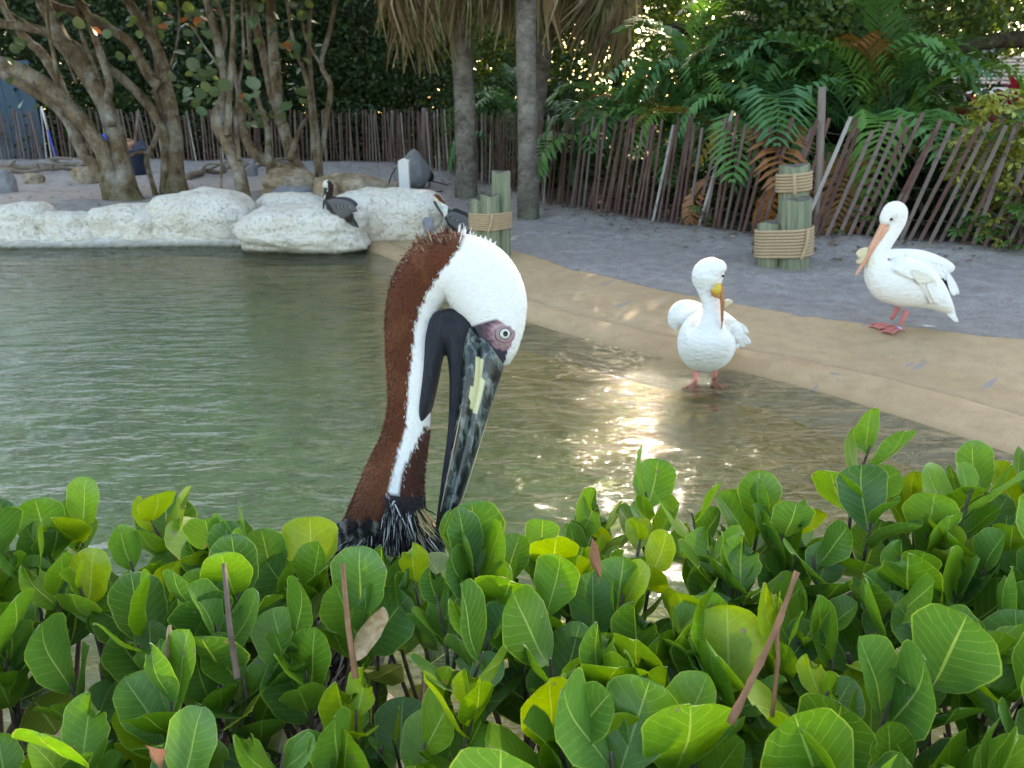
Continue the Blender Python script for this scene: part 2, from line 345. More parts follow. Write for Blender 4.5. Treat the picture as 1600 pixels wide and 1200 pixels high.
M = dict(
    sand=m_sand(), deck=m_deck(), bottom=m_bottom(), water=m_water(), lime=m_limestone(), brock=m_brownrock(),
    bark=m_bark('seagrape_bark', (.07, .05, .03), (.21, .15, .09), (.32, .25, .16)),
    palm=m_bark('palm_bark', (.09, .075, .06), (.22, .19, .16), (.33, .30, .26), (.07, .10, .015), (1, 1, 1.6), 7),
    dark_bark=m_bark('oak_bark', (.03, .025, .02), (.07, .055, .04), (.12, .10, .08), lich=False),
    foliage=m_leaf('foliage'), frond=m_leaf('frond', False, .25, .4), thatch=m_leaf('dead_frond', True, .2, .7, .15),
    coco=m_cocoplum(), slat=m_slat(),
    piling=mat_plain('piling_wood', (.11, .14, .09), (.36, .37, .25), 5, .9, .9, .02, .15, (7, 7, .35)),
    piling_top=mat_plain('piling_end', (.08, .075, .06), (.22, .20, .16), 14, .9, .6, .01),
    rope=mat_plain('rope', (.42, .29, .17), (.55, .41, .26), 60, .9, .5, .004),
    wplum=m_white(), plum=m_col('plumage', .85, .15, .3, 120, .22, .2), skin=m_col('bare_skin', .5, .4, .4, 160, .35), bill=m_bill(),
    pouch=mat_plain('pouch_skin', (.008, .010, .016), (.030, .035, .05), 60, .62, 1.0, .009, .35, (1.3, 1.3, .22)),
    twig=mat_plain('twig', (.06, .04, .03), (.19, .14, .11), 40, .8, .5, .003),
    redtwig=mat_plain('young_twig', (.15, .07, .035), (.30, .15, .08), 40, .6, .4, .002),
    wire=mat_plain('rusty_wire', (.05, .035, .03), (.12, .09, .08), 20, .6, .1),
    wood=mat_plain('weathered_post', (.16, .12, .10), (.28, .23, .2), 6, .85, .5, .01, .2, (4, 4, .4)),
    drift=mat_plain('driftwood', (.17, .13, .10), (.31, .26, .21), 6, .9, .6, .02),
    white=mat_plain('white_paint', (.72, .73, .73), (.80, .80, .79), 12, .5, .08, .004),
    grey=mat_plain('grey_fibre', (.17, .18, .20), (.25, .26, .28), 8, .8, .4, .02),
    black=mat_plain('black_plastic', (.015, .015, .017), (.03, .03, .032), 12, .5, .1),
    navy=mat_plain('navy_plastic', (.012, .022, .05), (.02, .034, .07), 9, .45, .1),
    blue=mat_plain('blue_cloth', (.02, .06, .50), (.03, .09, .62), 9, .8, .2),
    tarp=mat_plain('blue_board', (.028, .065, .10), (.045, .09, .13), 3, .7, .1),
    khaki=mat_plain('khaki_cloth', (.12, .10, .07), (.18, .15, .11), 12, .9, .2),
    flesh=mat_plain('flesh', (.50, .25, .19), (.56, .30, .22), 20, .55, .05), hair=mat_plain('hair', (.20, .10, .05), (.32, .19, .1), 60, .6, .4),
    tile=mat_plain('roof_tile', (.36, .27, .21), (.55, .45, .37), 5, .85, .4), cream=mat_plain('cream_stucco', (.58, .55, .48), (.66, .63, .56), 6, .85, .2),
    dry=mat_plain('dry_leaf', (.26, .10, .05), (.42, .2, .1), 25, .7, .4, .003), pale=mat_plain('pale_dry_leaf', (.30, .19, .10), (.62, .48, .32), 9, .7, .3, .003),
    gloss_black=mat_plain('pupil', (.004, .004, .005), (.006, .006, .007), 5, .08, 0), eye=mat_plain('iris', (.55, .55, .48), (.66, .66, .6), 30, .12, 0, .01, .6),
    bonecol=mat_plain('cream_horn', (.66, .55, .34), (.74, .64, .44), 20, .6, .3), foot=mat_plain('pink_foot', (.55, .15, .14), (.68, .24, .2), 30, .55, .3, .004),
    bluefoot=mat_plain('dark_foot', (.02, .03, .045), (.04, .05, .07), 30, .5, .3), band=mat_plain('leg_band', (.35, .45, .7), (.45, .55, .8), 5, .4, 0),
    salmon=mat_plain('salmon_bill', (.68, .33, .21), (.76, .42, .28), 18, .45, .15, .003), orange=mat_plain('orange_bill', (.42, .15, .05), (.55, .23, .08), 18, .45, .15, .003),
    yellow=mat_plain('yellow_face', (.70, .46, .05), (.76, .53, .09), 18, .55, .15), dark=mat_plain('dark_interior', (.02, .018, .015), (.04, .035, .03), 5, .9, 0),
)

# ---------------------------------------------------------------- the setting: ground, deck, pond
W_LINE = [(-1.76, 9.25), (-.61, 7.24), (.15, 5.75), (1.05, 4.80), (1.5, 4.49), (2.05, 3.82), (2.39, 3.27), (2.7, 2.5), (2.65, 1.1)]
O_LINE = [(-.85, 10.0), (.1, 8.1), (1.0, 6.6), (1.8, 5.72), (2.2, 5.35), (3.05, 4.95), (3.55, 4.5), (3.9, 3.0), (4.0, 1.05)]
Wc, Oc = catmull([(x, y, 0) for x, y in W_LINE], 90), catmull([(x, y, 0) for x, y in O_LINE], 90)
basin = np.array([(-11, 9.85), (-2.2, 9.85), (-.85, 10.0)] + [tuple(p[:2]) for p in Oc[1:]] + [(4.0, 1.02), (-11, 1.02)])
def poly_sd(px, py, poly):
    """signed distance, negative inside"""
    d = np.full(px.shape, 1e9); ins = np.zeros(px.shape, bool); n = len(poly)
    for i in range(n):
        a, b = poly[i], poly[(i + 1) % n]; ex, ey = b - a
        t = np.clip(((px - a[0]) * ex + (py - a[1]) * ey) / (ex * ex + ey * ey + 1e-12), 0, 1)
        d = np.minimum(d, np.hypot(px - a[0] - t * ex, py - a[1] - t * ey))
        cr = ((a[1] > py) != (b[1] > py)) & (px < ex * (py - a[1]) / (ey + 1e-12) + a[0]); ins ^= cr
    return np.where(ins, -d, d)
def sstep(a, b, x): t = np.clip((x - a) / (b - a), 0, 1); return t * t * (3 - 2 * t)
def vnoise(x, y, s, seed=0):
    out = np.zeros(x.shape); xs, ys = x.ravel() * s, y.ravel() * s
    out = np.array([mnoise.noise((a, b, seed * 7.3)) for a, b in zip(xs, ys)]).reshape(x.shape)
    return out
def axis(lo, hi, step, far):
    core = np.arange(lo, hi + 1e-6, step); k = np.cumsum(step * 1.35 ** np.arange(1, 40)); k = k[k < far]
    return np.r_[lo - k[::-1], core, hi + k]
gx, gy = np.meshgrid(axis(-12.5, 7.5, .125, 900), axis(0, 22, .125, 900))
sd = poly_sd(gx, gy, basin)
FENCE = [(-14.5, 21), (-8, 21), (-5, 20.7), (-3.1, 19.8), (-1.5, 17.1), (-.05, 13.6), (.5, 11.9), (1.63, 10.1), (2.62, 8.55), (3.3, 8.3), (4.2, 8.0), (5.6, 7.5), (6.4, 7.1)]
gz = .115 + .09 * sstep(.2, 3.0, sd) + .12 * sstep(9.4, 11.5, gy) * sstep(.5, -2.5, gx)
near = np.abs(gx) < 40
nz = np.zeros(gx.shape); nz[near] = vnoise(gx[near], gy[near], .9, 1) * .05 + vnoise(gx[near], gy[near], 3.1, 2) * .034 + vnoise(gx[near], gy[near], 6.3, 4) * .018
fd = np.full(gx.shape, 1e9)
for a, b in zip(FENCE[:-1], FENCE[1:]):
    ex, ey = b[0] - a[0], b[1] - a[1]; t = np.clip(((gx - a[0]) * ex + (gy - a[1]) * ey) / (ex * ex + ey * ey), 0, 1)
    fd = np.minimum(fd, np.hypot(gx - a[0] - t * ex, gy - a[1] - t * ey))
gz += nz * sstep(.05, .8, sd) + .07 * sstep(.8, 0, fd)
gz = np.where(gy < 1.2, np.minimum(gz, .12), gz)
gz = np.where(sd < 0, .115 - 1.1 * sstep(.06, .40, -sd), gz)
def grid_faces(ny, nx):
    i = np.arange(ny * nx).reshape(ny, nx)
    return np.stack([i[:-1, :-1], i[:-1, 1:], i[1:, 1:], i[1:, :-1]], -1).reshape(-1, 4)
fence_poly = np.array([(-900, 21)] + FENCE + [(900, -300), (900, 900), (-900, 900)])
duff = sstep(.35, -.5, poly_sd(gx, gy, fence_poly))[..., None] * np.ones(3)
ground = tag(mk('ground', np.stack([gx, gy, gz], -1).reshape(-1, 3), grid_faces(*gx.shape), M['sand'], cols=duff.reshape(-1, 3)), kind='structure')
_gx, _gy = gx[0], gy[:, 0]
def gh(x, y):
    i = min(max(int(np.searchsorted(_gx, x)) - 1, 0), len(_gx) - 2); j = min(max(int(np.searchsorted(_gy, y)) - 1, 0), len(_gy) - 2)
    a = (x - _gx[i]) / (_gx[i + 1] - _gx[i]); b = (y - _gy[j]) / (_gy[j + 1] - _gy[j])
    return float(gz[j, i] * (1 - a) * (1 - b) + gz[j, i + 1] * a * (1 - b) + gz[j + 1, i] * (1 - a) * b + gz[j + 1, i + 1] * a * b)
def PS(u, v):                                   # on the sand, following its height
    z = .25
    for _ in range(6): p = PG(u, v, z); z = gh(p.x, p.y)
    return PG(u, v, z)

# pond floor
bx, by = np.meshgrid(np.arange(-11.2, 3.6, .14), np.arange(.9, 10.3, .14))
wpoly = np.array([(-11, 9.2), (-2.2, 9.3)] + [tuple(p[:2]) for p in Wc] + [(2.6, 1.0), (-11, 1.0)])
bd = poly_sd(bx, by, wpoly)
bz = -.10 - .40 * sstep(0, 2.8, -bd) + .02 * vnoise(bx, by, 1.3, 5)
bz = np.where(bd > .0, -.14 - .5 * np.clip(bd, 0, 1), bz)
tag(mk('pond_bottom', np.stack([bx, by, bz], -1).reshape(-1, 3), grid_faces(*bx.shape), M['bottom']), kind='structure')
# water
wx, wy = np.meshgrid(np.linspace(-11.1, 3.6, 60), np.linspace(.95, 10.2, 50))
wz = np.zeros(wx.shape)
tag(mk('water', np.stack([wx, wy, wz], -1).reshape(-1, 3), grid_faces(*wx.shape), M['water']), kind='structure')
# concrete apron round the water: sloping slab with a raised lip
rows = []
prof = [(-.55, -.30), (-.22, -.10), (-.06, -.02), (.02, .030), (.07, .066), (.15, .080), (.185, .072), (.195, .050), (.215, .050), (.225, .066), (.35, .072), (.55, .088), (.8, .106), (.97, .124), (1.0, .126), (1.03, .05)]
for i in range(90):
    w, o = Wc[i], Oc[i]; d = o - w; L = np.linalg.norm(d[:2])
    row = []
    for k, (s, z) in enumerate(prof):
        q = w + d * s if s >= .3 or s > 0 else w + d / L * s * 1.3
        wv = .09 * mnoise.noise((i * .21, 0, 3.0)) + .05 * mnoise.noise((i * .9, 4.0, 3.0)) if s > .9 else .02 * mnoise.noise((i * .35, 2.0, 0)) if .05 < s < .25 else 0
        row.append((q[0] + d[0] / L * wv, q[1] + d[1] / L * wv, z + .004 * mnoise.noise((q[0] * 2, q[1] * 2, 0))))
    rows.append(row)
D = np.array(rows)
deck = tag(mk('deck', D.reshape(-1, 3), grid_faces(D.shape[0], D.shape[1])[:, ::-1].copy(), M['deck']), kind='structure')

# ---------------------------------------------------------------- stones
ICO = {}
def ico(sub):
    if sub not in ICO:
        bm = bmesh.new(); bmesh.ops.create_icosphere(bm, subdivisions=sub, radius=1)
        ICO[sub] = (np.array([v.co[:] for v in bm.verts]), [tuple(v.index for v in f.verts) for f in bm.faces]); bm.free()
    return ICO[sub]
def rock(name, loc, size, mat, label, group=None, seed=0, rz=0.0, rough=.16, box=.55, sub=5, flat=True):
    V, f = ico(sub); V = V.copy()
    n = np.abs(V) ** (1 / 1.0); p = 2 + 2.2 * box                          # superellipsoid: blocky with round shoulders
    r = 1 / (np.sum(np.abs(V) ** p, axis=1) ** (1 / p)); V = V * r[:, None]
    o = Vector((seed * 3.7, seed * 1.9, seed * 5.1)); out = []
    for v in V:
        q = Vector(v); d = mnoise.noise(q * 1.1 + o) * rough * 1.3 + mnoise.noise(q * 2.7 + o) * rough * .55 + mnoise.noise(q * 7 + o) * rough * .22
        c = mnoise.noise(q * 15 + o) * rough * .12 - rough * .55 * max(0, .10 - abs(mnoise.noise(q * 2.3 + o * 1.7))) / .10 * (.4 + .6 * max(0, mnoise.noise(q * 1.3 - o)))
        out.append(q * (1 + d + c))
    V = np.array([(v.x * size[0], v.y * size[1], v.z * size[2]) for v in out])
    ob = mk(name, V, f, mat, loc=loc); ob.rotation_euler = (0, 0, rz)
    return tag(ob, label, 'rock', group)
def rock_px(name, u0, u1, vt, vb, zb, mat, label, group=None, seed=0, dratio=.8, sink=.25, **kw):
    b = PG((u0 + u1) / 2, vb, zb); d = depth_of(b); w = (u1 - u0) / F * d / 2; h = (vb - vt) / F * d
    dr = w * dratio if dratio < 5 else dratio
    H = h * (1 + sink) / 2
    return rock(name, (b.x, b.y + min(dr, .5) * .9, b.z + h - H * .97), (w, min(dr, .55), H), mat, label, group, seed, **kw)
WG = 'white limestone boulders along the far edge of the pond'
rock_px('limestone_boulder', -150, -40, 326, 384, .0, M['lime'], 'pale limestone boulder at the pond edge beyond the squat one', WG, 21)
rock_px('limestone_boulder', -62, 68, 324, 384, .0, M['lime'], 'broad pale limestone boulder left of the small squat one at the pond edge', WG, 1)
rock_px('limestone_boulder', 54, 140, 335, 384, .0, M['lime'], 'small squat limestone boulder, smallest of the row at the pond edge', WG, 2)
rock_px('limestone_boulder', 128, 242, 329, 382, .0, M['lime'], 'low flat-topped limestone boulder between the squat one and the tallest one', WG, 3, box=.9)
rock_px('limestone_boulder', 222, 380, 309, 382, .0, M['lime'], 'tallest rounded limestone boulder of the row below the tree trunks', WG, 4, rough=.13)
rock_px('limestone_boulder', 390, 506, 307, 352, .12, M['lime'], 'rounded limestone boulder set on top of the low slab rock', WG, 5, rough=.12)
rock_px('limestone_boulder', 366, 572, 330, 396, .0, M['lime'], 'wide low limestone slab jutting into the pond, a pelican stands on it', WG, 6, dratio=.75, rough=.15)
rock_px('limestone_boulder', 520, 694, 304, 378, .06, M['lime'], 'pitted limestone boulder between slab rock and the tan deck', WG, 7, dratio=.7, rough=.14)
# low ledge the row stands on
led = MB(); pts = [PG(u, v, .0) for u, v in ((-190, 390), (-60, 389), (60, 388), (180, 387), (300, 385), (400, 386))]
pr = []
for i, p in enumerate(catmull([tuple(q) for q in pts], 160)):
    w = .03 * mnoise.noise((i * .3, 1, 1))
    n_ = lambda k: .035 * mnoise.noise((i * .45, k * 3.3, 7)) + .05 * mnoise.noise((i * .12, k * 2.1, 3))
    pr.append([(p[0], p[1] - .06 + n_(0), -.35), (p[0], p[1] - .05 + n_(1), -.02), (p[0], p[1] - .02 + n_(2), .025 + n_(3) * .4), (p[0], p[1] + .06 + n_(4), .06 + n_(5) * .7), (p[0], p[1] + .16, .07 + n_(6)), (p[0], p[1] + .9, .11)])
pr = np.array(pr); tag(mk('stone_ledge', pr.reshape(-1, 3), grid_faces(160, 6), M['lime']), 'low white stone ledge at the waterline under the boulder row', 'ledge')
def sand_rock(u0, u1, vt, vb, mat, label, seed, grp=None, **kw):
    b = PS((u0 + u1) / 2, vb); d = depth_of(b); w = (u1 - u0) / F * d / 2; h = (vb - vt) / F * d
    return rock('boulder', (b.x, b.y + w * .5, b.z + h * .32), (w, w * .75, h * .72), mat, label, grp, seed, rough=.22, sub=4, **kw)
sand_rock(496, 600, 276, 326, M['brock'], 'large brown weathered boulder behind the pelican on the rocks', 31)
sand_rock(488, 530, 284, 328, M['brock'], 'mossy brown boulder beside the thin tree stems', 32)
sand_rock(408, 492, 272, 312, M['brock'], 'rust-stained boulder against the foot of the leaning trunk', 33)
sand_rock(424, 482, 296, 318, M['grey'], 'low grey stone in front of the rust-stained boulder', 34)
sand_rock(-12, 22, 270, 302, M['grey'], 'round grey stone on the sand beyond the boulder row', 35)
sand_rock(112, 152, 262, 288, M['brock'], 'pale brown stone behind the three leaning trunks', 36)
sand_rock(36, 66, 272, 286, M['brock'], 'small flat dark stone lying near the driftwood log', 37)
sand_rock(606, 632, 284, 298, M['brock'], 'small brown stone beside the white post', 38)
sand_rock(661, 678, 342, 362, M['grey'], 'grey stone wedged between pitted boulder and the deck', 39)
sand_rock(386, 402, 258, 276, M['grey'], 'small grey stone by the low leaning trunk', 40)

# ---------------------------------------------------------------- slat fence
def seg_points(poly, pitch):
    out = []; carry = 0
    for a, b in zip(poly[:-1], poly[1:]):
        L = math.hypot(b[0] - a[0], b[1] - a[1]); s = carry
        while s < L: out.append((a[0] + (b[0] - a[0]) * s / L, a[1] + (b[1] - a[1]) * s / L, math.atan2(b[1] - a[1], b[0] - a[0]))); s += pitch
        carry = s - L
    return out
slat_meshes = []
for k in range(3):
    mb = MB(); z0 = -.12
    for zz in range(1): mb.box((-.019, -.005, z0), (.019, .005, 1.2 + .02 * k))
    o = mb.build('slat', M['slat'], None, False); slat_meshes.append(o.data); bpy.data.objects.remove(o)
def fence(name, pts, label, pitch, lean_fn, height=1.0, posts=()):
    P = seg_points(pts, pitch); base = P[len(P) // 2]
    root = empty(name, (base[0], base[1], gh(base[0], base[1])), label, 'fence')
    lines = {z: [] for z in (.22, .55, .86, 1.06)}
    for i, (x, y, a) in enumerate(P):
        x += rnd.gauss(0, .012); g = gh(x, y); ln = lean_fn(i / len(P)) + rnd.gauss(0, .035)
        hs = height * rnd.uniform(.93, 1.05)
        cb = rnd.choice([(.12, .062, .052), (.145, .082, .068), (.10, .054, .05), (.16, .11, .095), (.13, .068, .06), (.20, .155, .14)])
        if rnd.random() < .06: cb = (.42, .39, .37)
        o = inst('slat', rnd.choice(slat_meshes), root, Vector((x, y, g)) - root.location, (rnd.gauss(0, .03), ln, a + rnd.gauss(0, .12)), (1, 1, hs), cb)
        dx = math.sin(ln)
        for z in lines: lines[z].append((x + math.cos(a) * dx * z * hs, y + math.sin(a) * dx * z * hs - .009, g + math.cos(ln) * z * hs - .012 * math.sin(i * .9)))
    for z, pl in lines.items():
        mb = MB(); mb.tube(pl, .0028, 4)
        o = mb.build('wire', M['wire'], root); o.location = -root.location
    for (px, py, h, r) in posts:
        mb = MB(); ln_ = -.10 * px / 3.3; mb.tube([(px, py, gh(px, py) - .2), (px + ln_ * .6 * h, py, gh(px, py) + h * .6), (px + ln_ * h, py, gh(px, py) + h)], [r, r * .95, r * .9], 8)
        o = mb.build('post', M['wood'], root); o.location = -root.location
    return root
fence('slat_fence', [p for p in FENCE if p[0] > -.2], 'reddish leaning slat fence behind the pilings and the white pelicans', .098,
      lambda t: .05 + .12 * math.sin(t * 5) + .28 * sstep(.45, .75, t), 1.0, [(3.3, 8.36, 1.5, .045)])
fence('slat_fence', [(-5.4, 20.75), (-5, 20.7), (-3.1, 19.8), (-1.5, 17.1), (-.05, 13.6)], 'dim brown slat fence behind the grey cover and palm trunk', .1,
      lambda t: .03 * math.sin(t * 7), 1.0, [(-2.0, 18.0, 1.25, .07), (-3.0, 19.75, 1.2, .05)])
fence('slat_fence', [(-14.5, 21), (-8, 21), (-5.4, 20.75)], 'dark slat fence behind the seagrape trunks and navy bin', .1, lambda t: .04 * math.sin(t * 9), 1.0, [(-10, 21.05, 1.2, .05)])

# ---------------------------------------------------------------- pilings
def pilings(name, base, items, ropes, label):
    root = empty(name, base, label, 'pilings')
    for k, (x, y, r, h) in enumerate(items):
        n = 20; v = []; f = []
        ring = [(r * (1 + .02 * math.sin(3 * a + k)), a) for a in [2 * math.pi * i / n for i in range(n)]]
        prof_ = [(-.25, 1.0), (.0, 1.0), (h * .5, .985), (h - .012, .975), (h, .93), (h - .004, 0.6), (h - .006, .02)]
        for z, s in prof_:
            for rr, a in ring: v.append((x + rr * s * math.cos(a), y + rr * s * math.sin(a), z + .012 * math.sin(a * 2 + k) * (z > .1)))
        for i in range(len(prof_) - 1):
            for j in range(n): f.append((i * n + j, i * n + (j + 1) % n, (i + 1) * n + (j + 1) % n, (i + 1) * n + j))
        o = mk('piling', v, f[:n * 4], M['piling'], root)
        mk('piling_end', v[4 * n:], [tuple(q - 4 * n for q in t) for t in f[n * 4:]], M['piling_top'], o)
    for (z0, z1, ids, turns) in ropes:
        C_ = [(items[i][0], items[i][1], items[i][2]) for i in ids]
        def hull(a):                                       # support function of the bundled discs
            return max(cx * math.cos(a) + cy_ * math.sin(a) + r for cx, cy_, r in C_)
        th = (z1 - z0) / turns
        for kk in range(turns):
            pl = []
            for j in range(37):
                a = 2 * math.pi * j / 36; e = 1e-3; h0 = hull(a) + th * .45; dh = (hull(a + e) - hull(a - e)) / (2 * e)
                pl.append((h0 * math.cos(a) - dh * math.sin(a), h0 * math.sin(a) + dh * math.cos(a), z0 + th * (kk + .5 + (j / 36 - .5) * .9)))
            mb = MB(); mb.tube(pl, th * .5, 6); mb.build('rope', M['rope'], root)
        a = -1.2; h0 = hull(a) + th
        mb = MB(); mb.tube(catmull([(h0 * math.cos(a), h0 * math.sin(a), z1 + .01), (h0 * math.cos(a - .1) , h0 * math.sin(a - .1) - .015, (z0 + z1) / 2), (h0 * math.cos(a - .35), h0 * math.sin(a - .35), z0 - .01)], 9), th * .55, 6); mb.build('rope_end', M['rope'], root)
    return root
b1 = PS(763, 378); s1 = depth_of(b1) / F
pilings('piling_cluster', b1, [(-.085, .06, .10, .42), (.02, .0, .098, .47), (.13, .13, .098, .69)], [(.12, .29, (0, 1, 2), 8)], 'three green pilings tied with rope beside the palm trunk')
b2 = PS(1240, 416)
pilings('piling_cluster', b2, [(-.22, .06, .105, .42), (.0, .0, .145, .62), (.06, .24, .14, .90)], [(.10, .36, (0, 1), 9), (.66, .83, (2,), 6)], 'three roped pilings in front of the leaning fence near the white pelicans').rotation_euler = (0, R(-5), 0)

# ---------------------------------------------------------------- foliage helpers
def leaf_cloud(centres, spread, n, size, pal, seed, sun_hole=True, aspect=.55, droop=.2):
    rs = np.random.RandomState(seed); centres = np.asarray(centres, float)
    idx = rs.randint(0, len(centres), n); p = centres[idx] + rs.normal(0, 1, (n, 3)) * spread
    if sun_hole:
        ok = np.ones(n, bool)
        for G, rad in (((.80, 3.3, 0), .46), ((.55, 2.95, 0), .35)):
            w = p - np.array(G); s = w @ np.array(SUN_DIR); dd = np.linalg.norm(w - s[:, None] * np.array(SUN_DIR), axis=1); ok &= dd > rad + size * .7
        p = p[ok]; idx = idx[ok]; n = len(p)
    ax = rs.normal(0, 1, (n, 3)); ax[:, 2] -= droop; ax /= np.linalg.norm(ax, axis=1)[:, None]
    t = rs.normal(0, 1, (n, 3)); t[:, 2] *= .4; s = np.cross(ax, t); s /= np.maximum(np.linalg.norm(s, axis=1), 1e-6)[:, None]
    L = size * rs.uniform(.6, 1.25, n)[:, None]; up = np.cross(s, ax)
    v = np.stack([p, p + ax * L * .5 + s * L * aspect * .5 + up * L * .08, p + ax * L, p + ax * L * .5 - s * L * aspect * .5 + up * L * .08], 1)
    f = np.arange(n * 4).reshape(n, 4); pal = np.asarray(pal); ci = rs.randint(0, len(pal), len(centres))
    c = pal[(ci[idx] + (rs.rand(n) < .35) * rs.randint(0, len(pal), n)) % len(pal)] * rs.uniform(.75, 1.25, (n, 1))
    return v.reshape(-1, 3), f, np.repeat(c, 4, 0)
def blob_centres(c, r, n, seed, shell=.5):
    rs = np.random.RandomState(seed); d = rs.normal(0, 1, (n, 3)); d /= np.linalg.norm(d, axis=1)[:, None]
    return np.array(c) + d * np.array(r) * (shell + (1 - shell) * rs.rand(n, 1)) 
G_DARK = [(.022, .048, .016), (.032, .066, .02), (.018, .04, .016), (.04, .075, .02)]  # canopy shade is put into these greens by darkening them
G_MID = [(.045, .095, .022), (.065, .12, .025), (.038, .08, .022), (.08, .13, .022)]  # darkened for canopy shade as well, less strongly
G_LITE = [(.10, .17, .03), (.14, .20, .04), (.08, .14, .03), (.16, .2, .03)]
def tree(name, label, base, height, crown_c, crown_r, n, size, pal, seed, grp, spread=.42, ncl=70, mat='dark_bark', r0=.16, lean=(0, 0)):
    root = empty(name, base, label, 'tree', grp); rs = random.Random(seed); mb = MB()
    b = Vector((0, 0, -.3)); top = Vector((lean[0], lean[1], height))
    pl = catmull([b, top * .35 + Vector((rs.uniform(-.2, .2), rs.uniform(-.2, .2), 0)), top * .7 + Vector((rs.uniform(-.2, .2), 0, 0)), top], 14)
    mb.tube(pl, [r0 * (1 - .7 * i / 13) for i in range(14)], 9, wob=.15); mb.build('trunk', M[mat], root)
    for k in range(6):
        i = rs.randint(5, 12); q = Vector(pl[i]); e = Vector(crown_c) - root.location + Vector((rs.uniform(-1, 1) * crown_r[0] * .8, rs.uniform(-1, 1) * crown_r[1] * .8, rs.uniform(-.6, .7) * crown_r[2]))
        mb = MB(); mb.tube(catmull([q, q * .5 + e * .5 + Vector((rs.uniform(-.3, .3), 0, rs.uniform(0, .4))), e], 9), [r0 * .38 * (1 - .8 * j / 8) for j in range(9)], 6); mb.build('limb', M[mat], root)
    cc = blob_centres(crown_c, crown_r, ncl, seed)
    v, f, c = leaf_cloud(cc, spread, n, size, pal, seed)
    o = mk('crown', v - np.array(root.location), f, M['foliage'], root, False, c)
    return root

# ---------------------------------------------------------------- seagrape trees on the left bank
def px_path(path, dbase, drift, base_pt=None):
    """(u, v, width px) rows at a depth that drifts along the limb -> world points and radii"""
    n = len(path); pts = []; rad = []
    for i, (u, v, w) in enumerate(path):
        d = dbase + drift * i / max(n - 1, 1)
        p = PD(u, v, d); pts.append(tuple(p)); rad.append(w / F * d / 2 * .86)
    return pts, rad
disc = []
for k in range(3):
    n = 14; v = [(0, 0, 0)] + [(0.5 + .5 * math.cos(2 * math.pi * i / n) * (1 if i else .9), .53 * math.sin(2 * math.pi * i / n), .06 * math.sin(4 * math.pi * i / n + k)) for i in range(n)]
    v[0] = (.5, 0, -.06)
    o = mk('leaf', v, [(0, 1 + i, 1 + (i + 1) % n) for i in range(n)], M['frond']); disc.append(o.data); bpy.data.objects.remove(o)
def seagrape(label, base_uv, limbs, leaf_zone, nleaf, seed, d0):
    base = PS(*base_uv); root = empty('seagrape_tree', base, label, 'tree', 'seagrape trees on the far bank'); rs = random.Random(seed)
    for k, (path, drift) in enumerate(limbs):
        pts, rad = px_path(path, d0 + (0 if k == 0 else rs.uniform(-.12, .12)), drift)
        if path[0][1] > 255:                                    # rooted: run into the sand with a flare
            p0 = Vector(pts[0]); g = gh(p0.x, p0.y); pts.insert(0, (p0.x + .02, p0.y, g - .12)); rad.insert(0, rad[0] * 1.5); 
            pts[1] = (p0.x, p0.y, max(p0.z, g + .1)); rad[1] *= 1.08
        rows = catmull([(*p, r) for p, r in zip(pts, rad)], 30)
        if path[-1][1] < 15:                                    # goes on up out of sight into the crown
            e, q = rows[-1], rows[-5]; d = (e - q)[:3] / np.linalg.norm((e - q)[:3]); d = d * .5 + np.array((0, 0, .6))
            ext = [np.r_[e[:3] + d * s, e[3] * (1 - s * .28)] for s in (.45, .9, 1.4, 1.9)]; rows = np.vstack([rows, ext])
        mb = MB(); mb.tube(rows[:, :3], np.maximum(rows[:, 3], .006), 12 if rad[-1] > .06 else 7, wob=.28)
        o = mb.build('trunk' if rad[0] > .11 else 'limb', M['bark'], root); o.location = -base
    for i in range(nleaf):
        u0, u1, v0, v1 = leaf_zone[rs.randrange(len(leaf_zone))]
        p = PD(rs.uniform(u0, u1), rs.uniform(v0, v1), d0 + rs.uniform(-.9, .5))
        col = rs.choice([(.10, .15, .075), (.085, .135, .07), (.13, .18, .09), (.07, .12, .06), (.12, .16, .10), (.36, .12, .06) if rs.random() < .5 else (.1, .15, .08)])
        inst('leaf', rs.choice(disc), root, p - base, (rs.uniform(-1.2, 1.2), rs.uniform(-.9, .9), rs.uniform(0, 6.28)), rs.uniform(.10, .19), col)
    cc = blob_centres((base.x + rs.uniform(-.5, .5), base.y - .3, 4.6), (1.9, 1.7, 1.2), 45, seed)
    v, f, c = leaf_cloud(cc, .3, 2600, .2, G_MID, seed, aspect=.95)
    v = v.reshape(-1, 4, 3); keep = v[:, :, 2].min(1) > 3.1; v = v[keep].reshape(-1, 3); c = np.repeat(c.reshape(-1, 4, 3)[keep][:, 0], 4, 0)
    tag(mk('crown', v - np.array(base), np.arange(len(v)).reshape(-1, 4), M['foliage'], root, False, c), kind='stuff')
    return root
